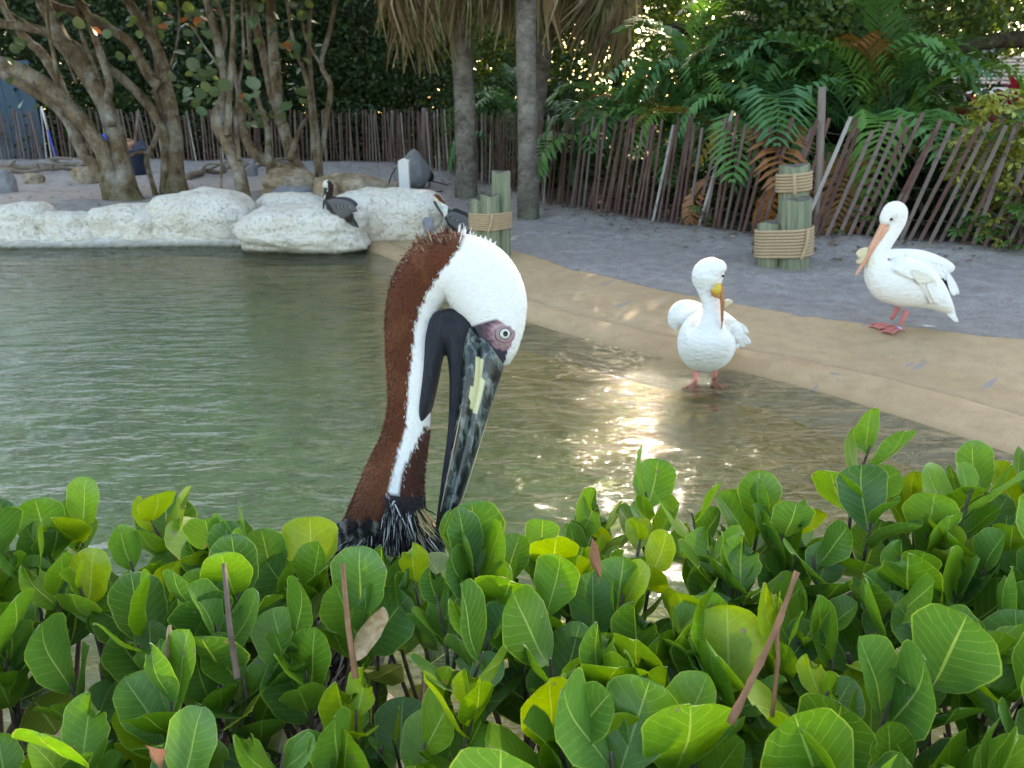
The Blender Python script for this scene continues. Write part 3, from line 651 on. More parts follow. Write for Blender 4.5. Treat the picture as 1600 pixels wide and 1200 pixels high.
seagrape('three-trunked seagrape tree leaning away over the sand, trunks fanned out', (190, 312), [
    ([(200, 306, 40), (188, 250, 34), (175, 196, 32), (140, 119, 33), (101, 70, 30), (70, 7, 26)], .2),
    ([(178, 292, 32), (150, 217, 29), (115, 175, 27), (70, 133, 27), (28, 108, 27), (-14, 95, 26)], -.5),
    ([(168, 288, 22), (130, 238, 20), (101, 182, 19), (70, 154, 18), (10, 119, 16), (-20, 105, 14)], .5),
    ([(175, 196, 15), (168, 161, 15), (171, 133, 15), (150, 63, 14), (136, 21, 14), (119, -4, 13)], .4),
    ([(104, 182, 18), (100, 145, 17), (70, 90, 18), (40, 60, 16), (10, 20, 13), (0, -5, 12)], .6),
    ([(168, 161, 10), (150, 110, 8), (130, 60, 8), (122, 20, 7), (118, -4, 6)], .3), ([(92, 140, 9), (85, 90, 8), (75, 40, 7), (72, -4, 6)], -.3),
    ([(120, 130, 5), (90, 70, 4), (50, 40, 4), (0, 8, 3)], -.4)], [(0, 60, 150, 200), (60, 180, 5, 60), (0, 30, 60, 130)], 16, 41, 11.6)
seagrape('stout forked seagrape trunk beside the navy bin with a long arching limb', (276, 304), [
    ([(277, 302, 34), (274, 250, 29), (270, 196, 27), (259, 140, 28), (252, 100, 24), (246, 77, 21), (224, 38, 20), (196, -4, 18)], .1),
    ([(258, 300, 17), (258, 266, 15), (257, 217, 16), (241, 178, 17), (210, 140, 17), (168, 105, 17), (119, 73, 17), (70, 49, 16), (-6, 36, 15)], -.6),
    ([(250, 136, 22), (238, 125, 20), (224, 101, 18), (206, 70, 17), (168, 42, 17), (133, 24, 16), (87, 10, 15), (60, -6, 14)], -.3),
    ([(241, 296, 9), (231, 262, 9), (229, 245, 9), (240, 225, 9), (248, 200, 9), (247, 160, 9), (240, 140, 8)], .0),
    ([(256, 110, 10), (245, 60, 9), (235, 20, 8), (233, -4, 8)], .3), ([(260, 120, 5), (276, 70, 4), (280, 20, 3), (276, -4, 3)], -.2),
    ([(195, 246, 5), (222, 238, 6), (240, 242, 5)], -.1)], [(190, 300, 30, 160), (255, 330, 0, 40), (270, 330, 90, 170)], 46, 42, 12.3)
seagrape('pale knobbly seagrape trunk with a burl, closest to the water', (378, 320), [
    ([(382, 316, 27), (371, 259, 24), (352, 215, 25), (341, 188, 30), (349, 160, 20), (352, 130, 17), (345, 91, 16), (334, 42, 15), (322, -4, 14)], .0),
    ([(356, 212, 13), (358, 160, 12), (362, 105, 11), (364, 50, 10), (364, -4, 9)], -.15),
    ([(345, 95, 9), (352, 50, 9), (343, 10, 8), (336, -4, 8)], .3), ([(374, 250, 8), (368, 190, 7), (372, 140, 6), (380, 90, 5), (377, -4, 5)], .3),
    ([(346, 306, 5), (346, 262, 5), (345, 230, 4)], .2), ([(340, 100, 5), (318, 70, 4), (300, 40, 3)], -.2)], [(300, 400, 40, 150), (310, 420, 0, 60), (290, 340, 100, 175)], 50, 43, 10.8)
seagrape('many-stemmed seagrape with slim upright stems behind the brown boulders', (468, 290), [
    ([(488, 296, 25), (470, 268, 22), (455, 238, 21), (443, 200, 21), (437, 182, 19), (430, 115, 20), (425, 52, 18), (423, -4, 17)], .1),
    ([(441, 196, 15), (425, 150, 15), (416, 105, 14), (402, 45, 14), (395, -4, 13)], .4),
    ([(497, 284, 9), (490, 217, 9), (479, 126, 8), (458, 63, 7), (448, -4, 6)], -.2),
    ([(500, 260, 9), (504, 230, 9), (511, 182, 10), (516, 133, 10), (502, 101, 10), (515, 52, 9), (525, -4, 8)], -.1),
    ([(500, 276, 9), (497, 224, 9), (488, 147, 9), (483, 70, 8), (486, -4, 7)], .2),
    ([(480, 276, 20), (440, 262, 22), (412, 250, 20), (390, 230, 18), (379, 196, 15), (374, 150, 11), (362, 90, 8)], .3),
    ([(452, 250, 15), (470, 200, 9), (486, 178, 8)], .3), ([(500, 100, 5), (478, 60, 5), (470, 20, 4), (466, -4, 4)], .2),
    ([(421, 258, 14), (420, 225, 12), (418, 200, 10), (405, 160, 9), (392, 90, 8), (386, -4, 7)], .5)], [(400, 520, 0, 70), (420, 500, 30, 120), (430, 480, 130, 190), (380, 430, 140, 200)], 60, 44, 12.6)

# ---------------------------------------------------------------- cabbage palms
def dead_fan(seed):
    rs = random.Random(seed); mb = MB()
    mb.tube([(0, 0, 0), (.18, 0, -.02), (.34, 0, -.16)], [.016, .014, .012], 5, (.22, .16, .10))
    for i in range(44):
        a = rs.uniform(-1.1, 1.1); L = rs.uniform(.6, 1.25); x0, y0 = .34 + rs.uniform(-.03, .06), .05 * math.sin(a)
        c = rs.choice([(.20, .13, .07), (.30, .22, .13), (.13, .085, .05), (.11, .13, .05), (.22, .16, .09), (.36, .29, .20), (.15, .17, .07)])
        w = rs.uniform(.008, .018); sw = a * .22; px = [(x0, y0, -.16), (x0 + .10 * math.cos(a) + .05, y0 + sw * .6, -.20 - L * .2), (x0 + .10 + rs.uniform(-.04, .06), y0 + sw * 1.1, -.2 - L * .6), (x0 + .06 + rs.uniform(-.08, .08), y0 + sw * 1.2 + rs.uniform(-.06, .06), -.2 - L)]
        th = rs.uniform(0, 3.14); ox, oy = math.cos(th) * w, math.sin(th) * w; v = []
        for k, (x, y, z) in enumerate(px): s = (1, 1, .8, .25)[k]; v += [(x - ox * s, y - oy * s, z), (x + ox * s, y + oy * s, z)]
        mb.add(v, [(0, 1, 3, 2), (2, 3, 5, 4), (4, 5, 7, 6)], c)
    o = mb.build('dead_frond', M['thatch'], None, False, True); d = o.data; bpy.data.objects.remove(o); return d
def live_fan(seed):
    rs = random.Random(seed); mb = MB(); mb.tube([(0, 0, 0), (.35, 0, .25), (.7, 0, .32)], [.02, .016, .012], 5, (.10, .14, .04))
    for i in range(30):
        a = -2.2 + 4.4 * i / 29; L = .75; w = .022; dx, dy = math.cos(a), math.sin(a)
        px = [(.7, 0, .32), (.7 + dx * L * .5, dy * L * .5, .36), (.7 + dx * L, dy * L, .20 - .15 * abs(a))]; v = []
        for k, (x, y, z) in enumerate(px): s = (.4, 1, .15)[k]; v += [(x + dy * w * s, y - dx * w * s, z), (x - dy * w * s, y + dx * w * s, z)]
        mb.add(v, [(0, 1, 3, 2), (2, 3, 5, 4)], (.06, .11, .03))
    o = mb.build('frond', M['thatch'], None, False, True); d = o.data; bpy.data.objects.remove(o); return d
DF = [dead_fan(s) for s in range(4)]; LF = [live_fan(s) for s in range(2)]
def cabbage_palm(label, base, r, top, seed, skirt, nd=26, lean=0.0):
    root = empty('cabbage_palm', base, label, 'palm tree'); rs = random.Random(seed); mb = MB(); n = 40; pl = []; rad = []
    for i in range(n):
        t = i / (n - 1); z = -.25 + (top + .25) * t
        pl.append((lean * t + .03 * math.sin(t * 5 + seed), .02 * math.sin(t * 4), z)); rad.append(r * (1.28 - .28 * min(1, t * 6)) * (1 - .05 * t) * (1 + .02 * math.sin(i * 2.1)))
    mb.tube(pl, rad, 18, wob=.13); mb.build('trunk', M['palm'], root)
    for i in range(nd):
        a = skirt[0] + (skirt[1] - skirt[0]) * ((i % 6) + .5) / 6 + rs.gauss(0, .16); z = top - rs.uniform(.0, .45)
        inst('dead_frond', rs.choice(DF), root, (lean + r * .7 * math.cos(a), r * .7 * math.sin(a), z), (rs.gauss(0, .12), rs.uniform(-.25, .15), a), (rs.uniform(1.3, 2.6), 1.25, rs.uniform(.75, 1.2)))
    for i in range(16):
        a = i * 2.4; inst('frond', rs.choice(LF), root, (lean, 0, top + .1 + .03 * i), (0, rs.uniform(-.9, .35), a), rs.uniform(.9, 1.3))
    return root
cabbage_palm('cabbage palm with mossy foot and a shaggy skirt of dead fronds', PS(726, 308), .165, 3.8, 1, (1.9, 5.9), 32, .05)
cabbage_palm('pale smooth palm trunk in front of the fence beside the pilings', PS(824, 340), .135, 5.6, 2, (0, 6.28), 16, -.02)
cabbage_palm('palm behind the fence whose dead skirt hangs right of the pale trunk', Vector((.31, 14.0, gh(.31, 14.0))), .15, 3.75, 3, (-1.3, .9), 20, .35)
# ---------------------------------------------------------------- feathery palms behind the fence
def pinnate(seed, L=1.5, droop=1.0):
    rs = random.Random(seed); mb = MB()
    R_ = catmull([(0, 0, 0), (.16 * L, 0, .42 * L), (.42 * L, 0, .72 * L), (.75 * L, 0, .80 * L * (1.1 - .1 * droop)), (1.05 * L, 0, .62 * L / droop)], 30)
    mb.tube(R_[::3], [.012 - .0009 * i for i in range(10)], 4, (1, 1, .8))
    for i in range(6, 30):
        t = i / 29; ln = .46 * L * (math.sin(math.pi * min(1, .2 + t * .8)) ** .6) * .75 + .05
        T = R_[min(i + 1, 29)] - R_[i - 1]; T /= np.linalg.norm(T)
        for s in (-1, 1):
            d = np.array((T[0] * .75, s * .9, T[2] * .75 + .28)); d += np.array([rs.gauss(0, .08) for _ in range(3)]); d /= np.linalg.norm(d)
            p0 = R_[i]; p1 = p0 + d * ln * .5; p2 = p0 + d * ln + np.array((0, 0, -.32 * ln * droop)); w = .017
            sd_ = np.cross(d, (0, 0, 1)); sd_ /= np.linalg.norm(sd_); w *= 1.85; v = [p0 - sd_ * w * .5, p0 + sd_ * w * .5, p1 - sd_ * w, p1 + sd_ * w, p2 - sd_ * .002, p2 + sd_ * .002]
            mb.add(v, [(0, 1, 3, 2), (2, 3, 5, 4)], (1, 1, 1))
    o = mb.build('frond', M['frond'], None, False, False); d = o.data; bpy.data.objects.remove(o); return d
PF = [pinnate(1, 1.5), pinnate(2, 1.35, 1.3), pinnate(3, 1.6, .9), pinnate(4, 1.2, 1.6)]
def areca(label, x, y, h, nf, seed, s=1.0):
    base = Vector((x, y, gh(x, y))); root = empty('feather_palm', base, label, 'palm', 'feathery palms behind the leaning fence'); rs = random.Random(seed)
    for k in range(4):
        mb = MB(); a = rs.uniform(0, 6.28); q = Vector((math.cos(a) * .22, math.sin(a) * .22, h * rs.uniform(.6, 1)))
        mb.tube([(q.x * .4, q.y * .4, -.1), tuple(q * .6), tuple(q)], [.035, .03, .022], 7); o = mb.build('stem', M['bark'], root)
    for i in range(int(nf * 1.4)):
        a = i * 2.39996 + rs.uniform(-.3, .3); t = rs.random()
        g = rs.choice([(.075, .20, .07), (.10, .25, .07), (.055, .155, .065), (.13, .28, .06), (.08, .21, .085)])
        if rs.random() < .07: g = rs.choice([(.34, .22, .04), (.30, .13, .05)])
        inst('frond', rs.choice(PF), root, (rs.uniform(-.15, .15), rs.uniform(-.15, .15), h * (.45 + .55 * t)), (0, rs.uniform(-.1, .75) - .35 * t, a), s * rs.uniform(.8, 1.15), g)
    return root
for i, (x, y, h, nf, s, lab) in enumerate([
    (1.75, 12.3, .75, 20, .85, 'low feathery palm at the bend of the fence beside the pale palm trunk'), (2.5, 11.4, 1.25, 24, 1.0, 'feathery palm with sunlit upper fronds left of the tall fence post'),
    (3.15, 10.3, .75, 22, .9, 'feathery palm spilling over the fence with one orange drooping frond'), (3.7, 11.2, 1.55, 24, 1.05, 'tall feathery palm rising directly behind the tall fence post'),
    (4.35, 9.9, .95, 24, .95, 'dark feathery palm just right of the tall fence post'), (4.45, 11.0, 1.25, 26, .9, 'feathery palm between the fence post and the tiled roof'),
    (5.5, 9.7, .3, 20, .7, 'feathery palm beside the red-leaved plants'), (.15, 15.2, .7, 18, .9, 'small feathery palm between the two palm trunks')]):
    r_ = areca(lab, x, y, h, nf, 60 + i, s)
    if i == 2:
        q = PD(1110, 250, 9.3) - r_.location
        inst('dead_frond', PF[3], r_, (.35, -1.2, .72), (0, 1.5, R(205)), .75, (.42, .15, .03)); inst('dead_frond', PF[1], r_, (-.55, -.8, .75), (.2, 1.7, R(215)), .55, (.34, .15, .07))
    if i == 5: inst('dead_frond', PF[0], r_, (-.3, -.9, .9), (0, 1.2, R(250)), .9, (.36, .17, .05)); inst('dead_frond', PF[2], r_, (.2, -1.0, .8), (.2, 1.3, R(230)), .8, (.28, .14, .06))

# ---------------------------------------------------------------- trees behind
TG = 'trees forming the dark wall behind the fence'
k = 0
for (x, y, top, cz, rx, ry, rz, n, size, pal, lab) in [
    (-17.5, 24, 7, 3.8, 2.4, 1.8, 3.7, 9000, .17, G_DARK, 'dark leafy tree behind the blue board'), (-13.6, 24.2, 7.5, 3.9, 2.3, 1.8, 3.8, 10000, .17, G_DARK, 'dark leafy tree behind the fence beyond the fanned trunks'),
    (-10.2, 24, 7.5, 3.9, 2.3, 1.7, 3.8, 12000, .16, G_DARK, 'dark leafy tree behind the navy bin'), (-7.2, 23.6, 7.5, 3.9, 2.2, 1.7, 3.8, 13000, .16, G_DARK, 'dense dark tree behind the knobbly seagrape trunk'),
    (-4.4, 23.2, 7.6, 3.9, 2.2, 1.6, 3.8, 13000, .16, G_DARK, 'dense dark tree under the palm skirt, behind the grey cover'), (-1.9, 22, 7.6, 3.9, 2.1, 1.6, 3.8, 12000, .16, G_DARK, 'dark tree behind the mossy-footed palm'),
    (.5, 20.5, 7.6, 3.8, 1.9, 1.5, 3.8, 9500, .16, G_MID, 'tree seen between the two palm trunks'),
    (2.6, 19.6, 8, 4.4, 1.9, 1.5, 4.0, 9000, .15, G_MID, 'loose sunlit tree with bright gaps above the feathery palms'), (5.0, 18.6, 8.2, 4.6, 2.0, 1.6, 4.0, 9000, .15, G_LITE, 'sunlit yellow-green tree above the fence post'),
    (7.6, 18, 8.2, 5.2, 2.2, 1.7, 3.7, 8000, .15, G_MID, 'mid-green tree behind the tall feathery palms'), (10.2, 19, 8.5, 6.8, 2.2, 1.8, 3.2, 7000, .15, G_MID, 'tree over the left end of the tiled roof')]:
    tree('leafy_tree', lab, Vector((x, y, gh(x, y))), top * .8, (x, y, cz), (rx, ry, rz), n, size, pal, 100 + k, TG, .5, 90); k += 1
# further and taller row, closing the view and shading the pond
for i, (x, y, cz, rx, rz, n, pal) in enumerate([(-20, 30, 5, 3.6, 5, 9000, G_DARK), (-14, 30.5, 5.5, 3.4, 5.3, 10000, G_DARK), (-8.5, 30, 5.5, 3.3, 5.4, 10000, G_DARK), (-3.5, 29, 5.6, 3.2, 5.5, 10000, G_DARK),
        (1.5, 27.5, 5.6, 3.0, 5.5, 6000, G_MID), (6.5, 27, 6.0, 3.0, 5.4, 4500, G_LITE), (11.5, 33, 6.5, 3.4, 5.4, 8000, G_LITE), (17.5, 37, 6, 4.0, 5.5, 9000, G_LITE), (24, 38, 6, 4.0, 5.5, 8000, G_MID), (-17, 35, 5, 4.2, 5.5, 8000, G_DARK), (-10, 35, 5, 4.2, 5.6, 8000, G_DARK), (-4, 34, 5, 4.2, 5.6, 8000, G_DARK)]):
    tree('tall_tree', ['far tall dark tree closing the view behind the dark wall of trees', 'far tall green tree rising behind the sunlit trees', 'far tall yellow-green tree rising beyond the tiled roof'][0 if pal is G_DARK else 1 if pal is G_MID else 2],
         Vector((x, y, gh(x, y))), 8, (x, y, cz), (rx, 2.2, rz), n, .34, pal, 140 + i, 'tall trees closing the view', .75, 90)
uc = []
for a, b in zip(FENCE[:-1], FENCE[1:]):
    L_ = math.hypot(b[0] - a[0], b[1] - a[1]); nx_, ny_ = -(b[1] - a[1]) / L_, (b[0] - a[0]) / L_
    for j in range(int(L_ * 5)):
        t_ = rnd.random(); o_ = rnd.uniform(.75, 3.2) if a[0] < -3 else rnd.uniform(.9, 3.6)
        zt = rnd.uniform(.15, 1.75 if a[0] < -2 else 2.0 if a[0] < 2.7 else 1.2)
        if a[0] > -.1 and zt > .8: o_ = rnd.uniform(3.6, 5.5) if a[0] < 2.7 else rnd.uniform(2.4, 3.6)
        uc.append((a[0] + (b[0] - a[0]) * t_ + nx_ * o_, a[1] + (b[1] - a[1]) * t_ + ny_ * o_, zt))
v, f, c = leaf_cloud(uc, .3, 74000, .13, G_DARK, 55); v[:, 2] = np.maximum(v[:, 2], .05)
tag(mk('undergrowth', v, f, M['foliage'], None, False, c), kind='stuff')
# spreading oak over the right-hand side
ob = Vector((8.2, 11.8, gh(8.2, 11.8))); oak = empty('oak_tree', ob, 'spreading oak with dark limbs hanging over the tiled roof and feathery palms', 'tree')
def limb(par, pts, r0, r1, nm='limb', mat='dark_bark', org=None):
    rw = catmull(pts, 16); mb = MB(); mb.tube(rw, [r0 + (r1 - r0) * i / 15 for i in range(16)], 8, wob=.2); o = mb.build(nm, M[mat], par); o.location = -(org or par.location); return o
limb(oak, [tuple(ob + Vector((0, 0, -.3))), tuple(ob + Vector((-.1, 0, 1.5))), tuple(ob + Vector((-.3, 0, 3.2)))], .3, .24, 'trunk')
for e, r in (((3.0, 11.5, 4.6), .1), ((5.2, 10.2, 3.6), .09), ((6.0, 13.5, 5.5), .12), ((7.2, 9.2, 3.1), .09), ((9.8, 10.2, 3.9), .1), ((2.0, 13, 6.3), .07)):
    limb(oak, [tuple(ob + Vector((-.25, 0, 2.6))), ((ob.x + e[0]) / 2, (ob.y + e[1]) / 2, (2.8 + e[2]) / 2 + .35), e], .15, r * .4)
limb(oak, [tuple(PD(1610, 60, 10.2)), tuple(PD(1540, 66, 9.8)), tuple(PD(1470, 78, 9.5)), tuple(PD(1400, 70, 9.3))], .11, .05)
limb(oak, [tuple(PD(1205, 62, 12)), tuple(PD(1120, 50, 12.2)), tuple(PD(1050, 44, 12.5))], .13, .08)
cc = np.vstack([blob_centres((6.0, 10.3, 3.9), (2.8, 1.6, 1.0), 70, 5, .2), blob_centres((3.6, 12, 5.6), (3.4, 2.0, 1.9), 120, 6, .1), blob_centres((7.6, 11.5, 6.0), (3.2, 2.4, 2.2), 110, 8, .1), blob_centres((-.6, 13.4, 6.8), (2.6, 1.8, 1.9), 90, 9, .1),
                [tuple(PD(u, v, 9.3 + (i % 5) * .35)) for i, (u, v) in enumerate([(1280, 10), (1330, 20), (1380, 8), (1420, 30), (1440, 60), (1460, 95), (1400, 100), (1500, 20), (1540, 40), (1575, 20), (1350, 55), (1300, 50), (1230, 20), (1460, 40), (1190, 12), (1260, 40), (1365, 90), (1425, 85)])] * 3])
cc = cc[cc[:, 2] > 2.35]
v, f, c = leaf_cloud(cc, .30, 62000, .105, G_MID, 77); tag(mk('crown', v - np.array(ob), f, M['foliage'], oak, False, c), kind='stuff')

# ---------------------------------------------------------------- right-hand shrub, red plants
def rosette(seed, yellow):
    rs = random.Random(seed); mb = MB()
    for i in range(8):
        a = i * math.pi / 4 + rs.uniform(-.15, .15); L = rs.uniform(.75, 1.05); w = .17; d = Vector((math.cos(a), math.sin(a), 0)); s = Vector((-d.y, d.x, 0)); z = lambda t: .1 + .25 * t - .5 * t * t
        g = (.05, .12, .025); ye = (.46, .47, .12) if yellow else (.09, .19, .04)
        v = [d * .12 + Vector((0, 0, .1))]; col = [g]
        for t, ww in ((.4, .8), (.72, 1.0), (.93, .6)): v += [d * L * t - s * w * ww + Vector((0, 0, z(t))), d * L * t + Vector((0, 0, z(t) - .03)), d * L * t + s * w * ww + Vector((0, 0, z(t)))]; col += [ye, g if not yellow or rs.random() < .4 else ye, ye]
        v.append(d * L * 1.03 + Vector((0, 0, z(1.03)))); col.append(ye)
        mb.add(v, [(0, 2, 1), (0, 3, 2), (1, 2, 5, 4), (2, 3, 6, 5), (4, 5, 8, 7), (5, 6, 9, 8), (7, 8, 10), (8, 9, 10)], col)
    mb.tube([(0, 0, -.5), (0, 0, .1)], .025, 4, (.08, .14, .03))
    o = mb.build('leaf_cluster', M['foliage'], None, False, True); d = o.data; bpy.data.objects.remove(o); return d
RY = [rosette(s, True) for s in range(3)]; RG = [rosette(s + 5, False) for s in range(3)]
def bush(name, label, cat, base, centre, r, n, meshes, sz, seed, front=0.0):
    root = empty(name, base, label, cat); rs = random.Random(seed)
    for k in range(9):
        e = Vector(centre) - base + Vector((rs.uniform(-.7, .7) * r[0], rs.uniform(-.6, .6) * r[1], rs.uniform(-.2, .6) * r[2]))
        mb = MB(); mb.tube([(rs.uniform(-.1, .1), rs.uniform(-.1, .1), -.1), tuple(e * .5 + Vector((0, 0, .08))), tuple(e)], [.018, .012, .007], 5); mb.build('stem', M['twig'], root)
    for i in range(n):
        while True:
            d = Vector((rs.uniform(-1, 1), rs.uniform(-1, 1), rs.uniform(-1, 1)))
            if .3 < d.length < 1: break
        p = Vector(centre) + Vector((d.x * r[0], d.y * r[1], d.z * r[2]))
        if p.z < gh(p.x, p.y) + .04: continue
        inst('leaf_cluster', rs.choice(meshes), root, p - base, (rs.uniform(-.2, .9) - .2, rs.uniform(-.5, .5), rs.uniform(0, 6.28)), sz * rs.uniform(.75, 1.25))
    return root
sb = Vector((5.35, 8.25, gh(5.35, 8.25))); bush('variegated_shrub', 'yellow and green variegated shrub behind the right end of the fence', 'shrub', sb, (5.35, 8.1, 1.16), (1.0, .55, .66), 290, RY + RG[:1], .135, 1)
sb = Vector((5.05, 7.75, gh(5.05, 7.75))); bush('green_shrub', 'low green shrub pushing through the foot of the fence', 'shrub', sb, (5.15, 7.72, .42), (.75, .42, .42), 170, RG + RY[:1], .085, 2)
sb = Vector((3.95, 8.3, gh(3.95, 8.3))); bush('green_shrub', 'small weedy plant at the fence foot behind the tallest piling', 'shrub', sb, (3.75, 8.25, .42), (.32, .2, .35), 34, RG, .075, 3)
sb = Vector((2.3, 9.1, gh(2.3, 9.1))); bush('green_shrub', 'small weed growing at the fence below the orange frond', 'shrub', sb, (2.3, 9.05, .36), (.35, .2, .22), 22, RG, .06, 4)
def strap_mesh(col):
    mb = MB(); pl = [(0, 0, 0, .012), (.1, 0, .16, .035), (.24, 0, .32, .045), (.38, 0, .38, .03), (.48, 0, .36, .003)]; v = []
    for x, y, z, w in pl: v += [(x, -w, z + w * .3), (x, 0, z), (x, w, z + w * .3)]
    f = []
    for i in range(4): b = i * 3; f += [(b, b + 1, b + 4, b + 3), (b + 1, b + 2, b + 5, b + 4)]
    mb.add(v, f, col); o = mb.build('leaf', M['foliage'], None, True, True); d = o.data; bpy.data.objects.remove(o); return d
TI = [strap_mesh((.32, .02, .07)), strap_mesh((.22, .015, .05)), strap_mesh((.10, .02, .035))]
for i, (u, v, d, lab) in enumerate([(1530, 188, 9.6, 'crimson strap-leaved plant above the variegated shrub'), (1478, 222, 9.4, 'dark red strap-leaved plant behind the fence'), (1590, 158, 9.8, 'bright crimson plant under the eave of the tiled roof'), (1440, 215, 9.8, 'small maroon strap-leaved plant among the palm fronds')]):
    p = PD(u, v, d); b = Vector((p.x, p.y, gh(p.x, p.y))); root = empty('red_plant', b, lab, 'plant'); h = p.z - b.z - .12; rs = random.Random(i)
    mb = MB(); mb.tube([(0, 0, -.1), (.02, 0, h * .5), (0, 0, h)], .018, 6); mb.build('stem', M['twig'], root)
    for k in range(16): inst('leaf', TI[0] if i in (0, 2) and k % 3 else TI[k % 3], root, (0, 0, h - .02 * (k % 5)), (0, rs.uniform(-.55, .35), k * 2.4), rs.uniform(.65, 1.05))

# ---------------------------------------------------------------- house behind on the right
hb = Vector((18.5, 27, gh(18.5, 27))); house = empty('tiled_house', hb, 'low house with pale barrel-tile roof behind the palms', 'building')
hz = hb.z
def hbox(nm, lo, hi, mat, par=house):
    mb = MB(); mb.box(Vector(lo) - hb, Vector(hi) - hb); return mb.build(nm, M[mat], par, False)
ez, rzg = 2.12, 3.35
hbox('wall', (13.0, 25.6, hz - .2), (26, 30, ez - .05), 'cream')
for (wx0, wx1) in ((14.2, 15.5), (17.0, 18.4)):
    o = hbox('window', (wx0, 25.52, .9), (wx1, 25.595, 1.8), 'dark'); hbox('window_frame', (wx0 - .06, 25.55, .84), (wx1 + .06, 25.597, .9), 'white', o)
hbox('fascia', (12.2, 24.7, ez - .04), (26.5, 24.76, ez + .16), 'white'); hbox('soffit', (12.2, 24.76, ez - .03), (26.5, 25.6, ez), 'cream')
roof = hbox('roof', (12.2, 24.72, ez + .161), (26.5, 24.9, ez + .18), 'tile')
mb = MB(); mb.add([Vector(p) - hb for p in ((12.2, 24.7, ez + .17), (26.5, 24.7, ez + .17), (26.5, 28.2, rzg), (12.9, 28.2, rzg), (12.2, 31.6, ez + .17), (26.5, 31.6, ez + .17))], [(0, 1, 2, 3), (3, 2, 5, 4), (0, 3, 4)]); mb.build('roof_deck', M['dark'], roof, False)
tv, tf = [], []
for i in range(9):
    a = math.pi * i / 8
    for s in (0, 1): tv.append((-.09 * math.cos(a) * (1 - .12 * s), s * .46, .06 * math.sin(a) + .012 + .03 * (1 - s)))
for i in range(8): tf.append((i * 2, i * 2 + 2, i * 2 + 3, i * 2 + 1))
o = mk('tile', tv, tf, M['tile'], None); TILE = o.data; bpy.data.objects.remove(o)
sl = math.atan2(rzg - ez - .17, 3.5); nt = 0
for r_ in range(8):
    for c_ in range(32):
        x = 13.2 + c_ * .175 + .006 * math.sin(c_ * 7 + r_); y = 24.68 + r_ * .44 * math.cos(sl); z = ez + .175 + r_ * .44 * math.sin(sl)
        if nt < 290: inst('tile', TILE, roof, Vector((x, y, z)) - hb, (sl, 0, rnd.gauss(0, .02))); nt += 1
mb = MB()
for r_ in range(8):
    for c_ in range(33, 76):
        x = 13.2 + c_ * .175; M_ = Matrix.Translation(Vector((x, 24.68 + r_ * .44 * math.cos(sl), ez + .175 + r_ * .44 * math.sin(sl))) - hb) @ Matrix.Rotation(sl, 4, 'X'); mb.add([M_ @ Vector(p) for p in tv], tf)
tag(mb.build('far_tiles', M['tile'], roof), kind='stuff')
hbox('roof_vent', (15.25, 27.2, rzg - .5), (15.75, 27.6, rzg + .42), 'grey', roof)
# blue board and pole beyond the fence on the left
bb = Vector((-14.6, 22.3, gh(-14.6, 22.3))); rt = empty('blue_board', bb, 'tall blue-painted board wall beyond the fence on the far bank', 'wall')
for i in range(7):
    mb = MB(); mb.box((-1.3 + i * .42, -.02, -.2), (-.89 + i * .42, .02, 2.55)); mb.build('panel', M['tarp'], rt, False)
for dz in (.5, 2.2): mb = MB(); mb.box((-1.3, .021, dz), (1.64, .06, dz + .08)); mb.build('rail', M['wood'], rt, False)
pb = PS(94, 262); rt = empty('net_pole', pb, 'slim blue pole with a white grip leaning at the dark fence', 'pole')
mb = MB(); mb.tube([(0, 0, 0), (-.13, 0, .85)], .016, 7); mb.build('shaft', M['blue'], rt); mb = MB(); mb.tube([(-.13, 0, .85), (-.17, 0, 1.35)], .02, 7); mb.build('grip', M['white'], rt)
# driftwood
def log(u0, v0, u1, v1, r, label, seed):
    a, b = PS(u0, v0), PS(u1, v1); rs = random.Random(seed); root = empty('driftwood_log', (a + b) / 2, label, 'driftwood'); o_ = (a + b) / 2
    def on(t, dz): p = a.lerp(b, t); return (p.x - o_.x, p.y - o_.y, gh(p.x, p.y) + dz - o_.z)
    mb = MB(); pl = [on(t, r * .8 + rs.uniform(-.02, .05)) for t in np.linspace(0, 1, 9)]; mb.tube(catmull(pl, 24), [r * (1 - .5 * i / 23) for i in range(24)], 8, wob=.4); mb.build('stem', M['drift'], root)
    for k in range(3):
        t = rs.uniform(.2, .9); p = Vector(on(t, r)); mb = MB(); mb.tube(catmull([p, p + Vector((rs.uniform(-.3, .4), -.1, .14)), p + Vector((rs.uniform(-.2, .9), -.2, .12))], 8), [r * .45 * (1 - .7 * i / 7) for i in range(8)], 6, wob=.3); mb.build('branch', M['drift'], root)
log(-30, 268, 150, 264, .085, 'long grey driftwood log along the dark fence', 1); log(0, 274, 128, 268, .06, 'thinner driftwood branch lying in front of the long log', 2); log(292, 281, 366, 268, .07, 'driftwood branch lying between the forked and knobbly trunks', 3); log(380, 262, 425, 258, .05, 'short driftwood piece behind the low leaning trunk', 4)

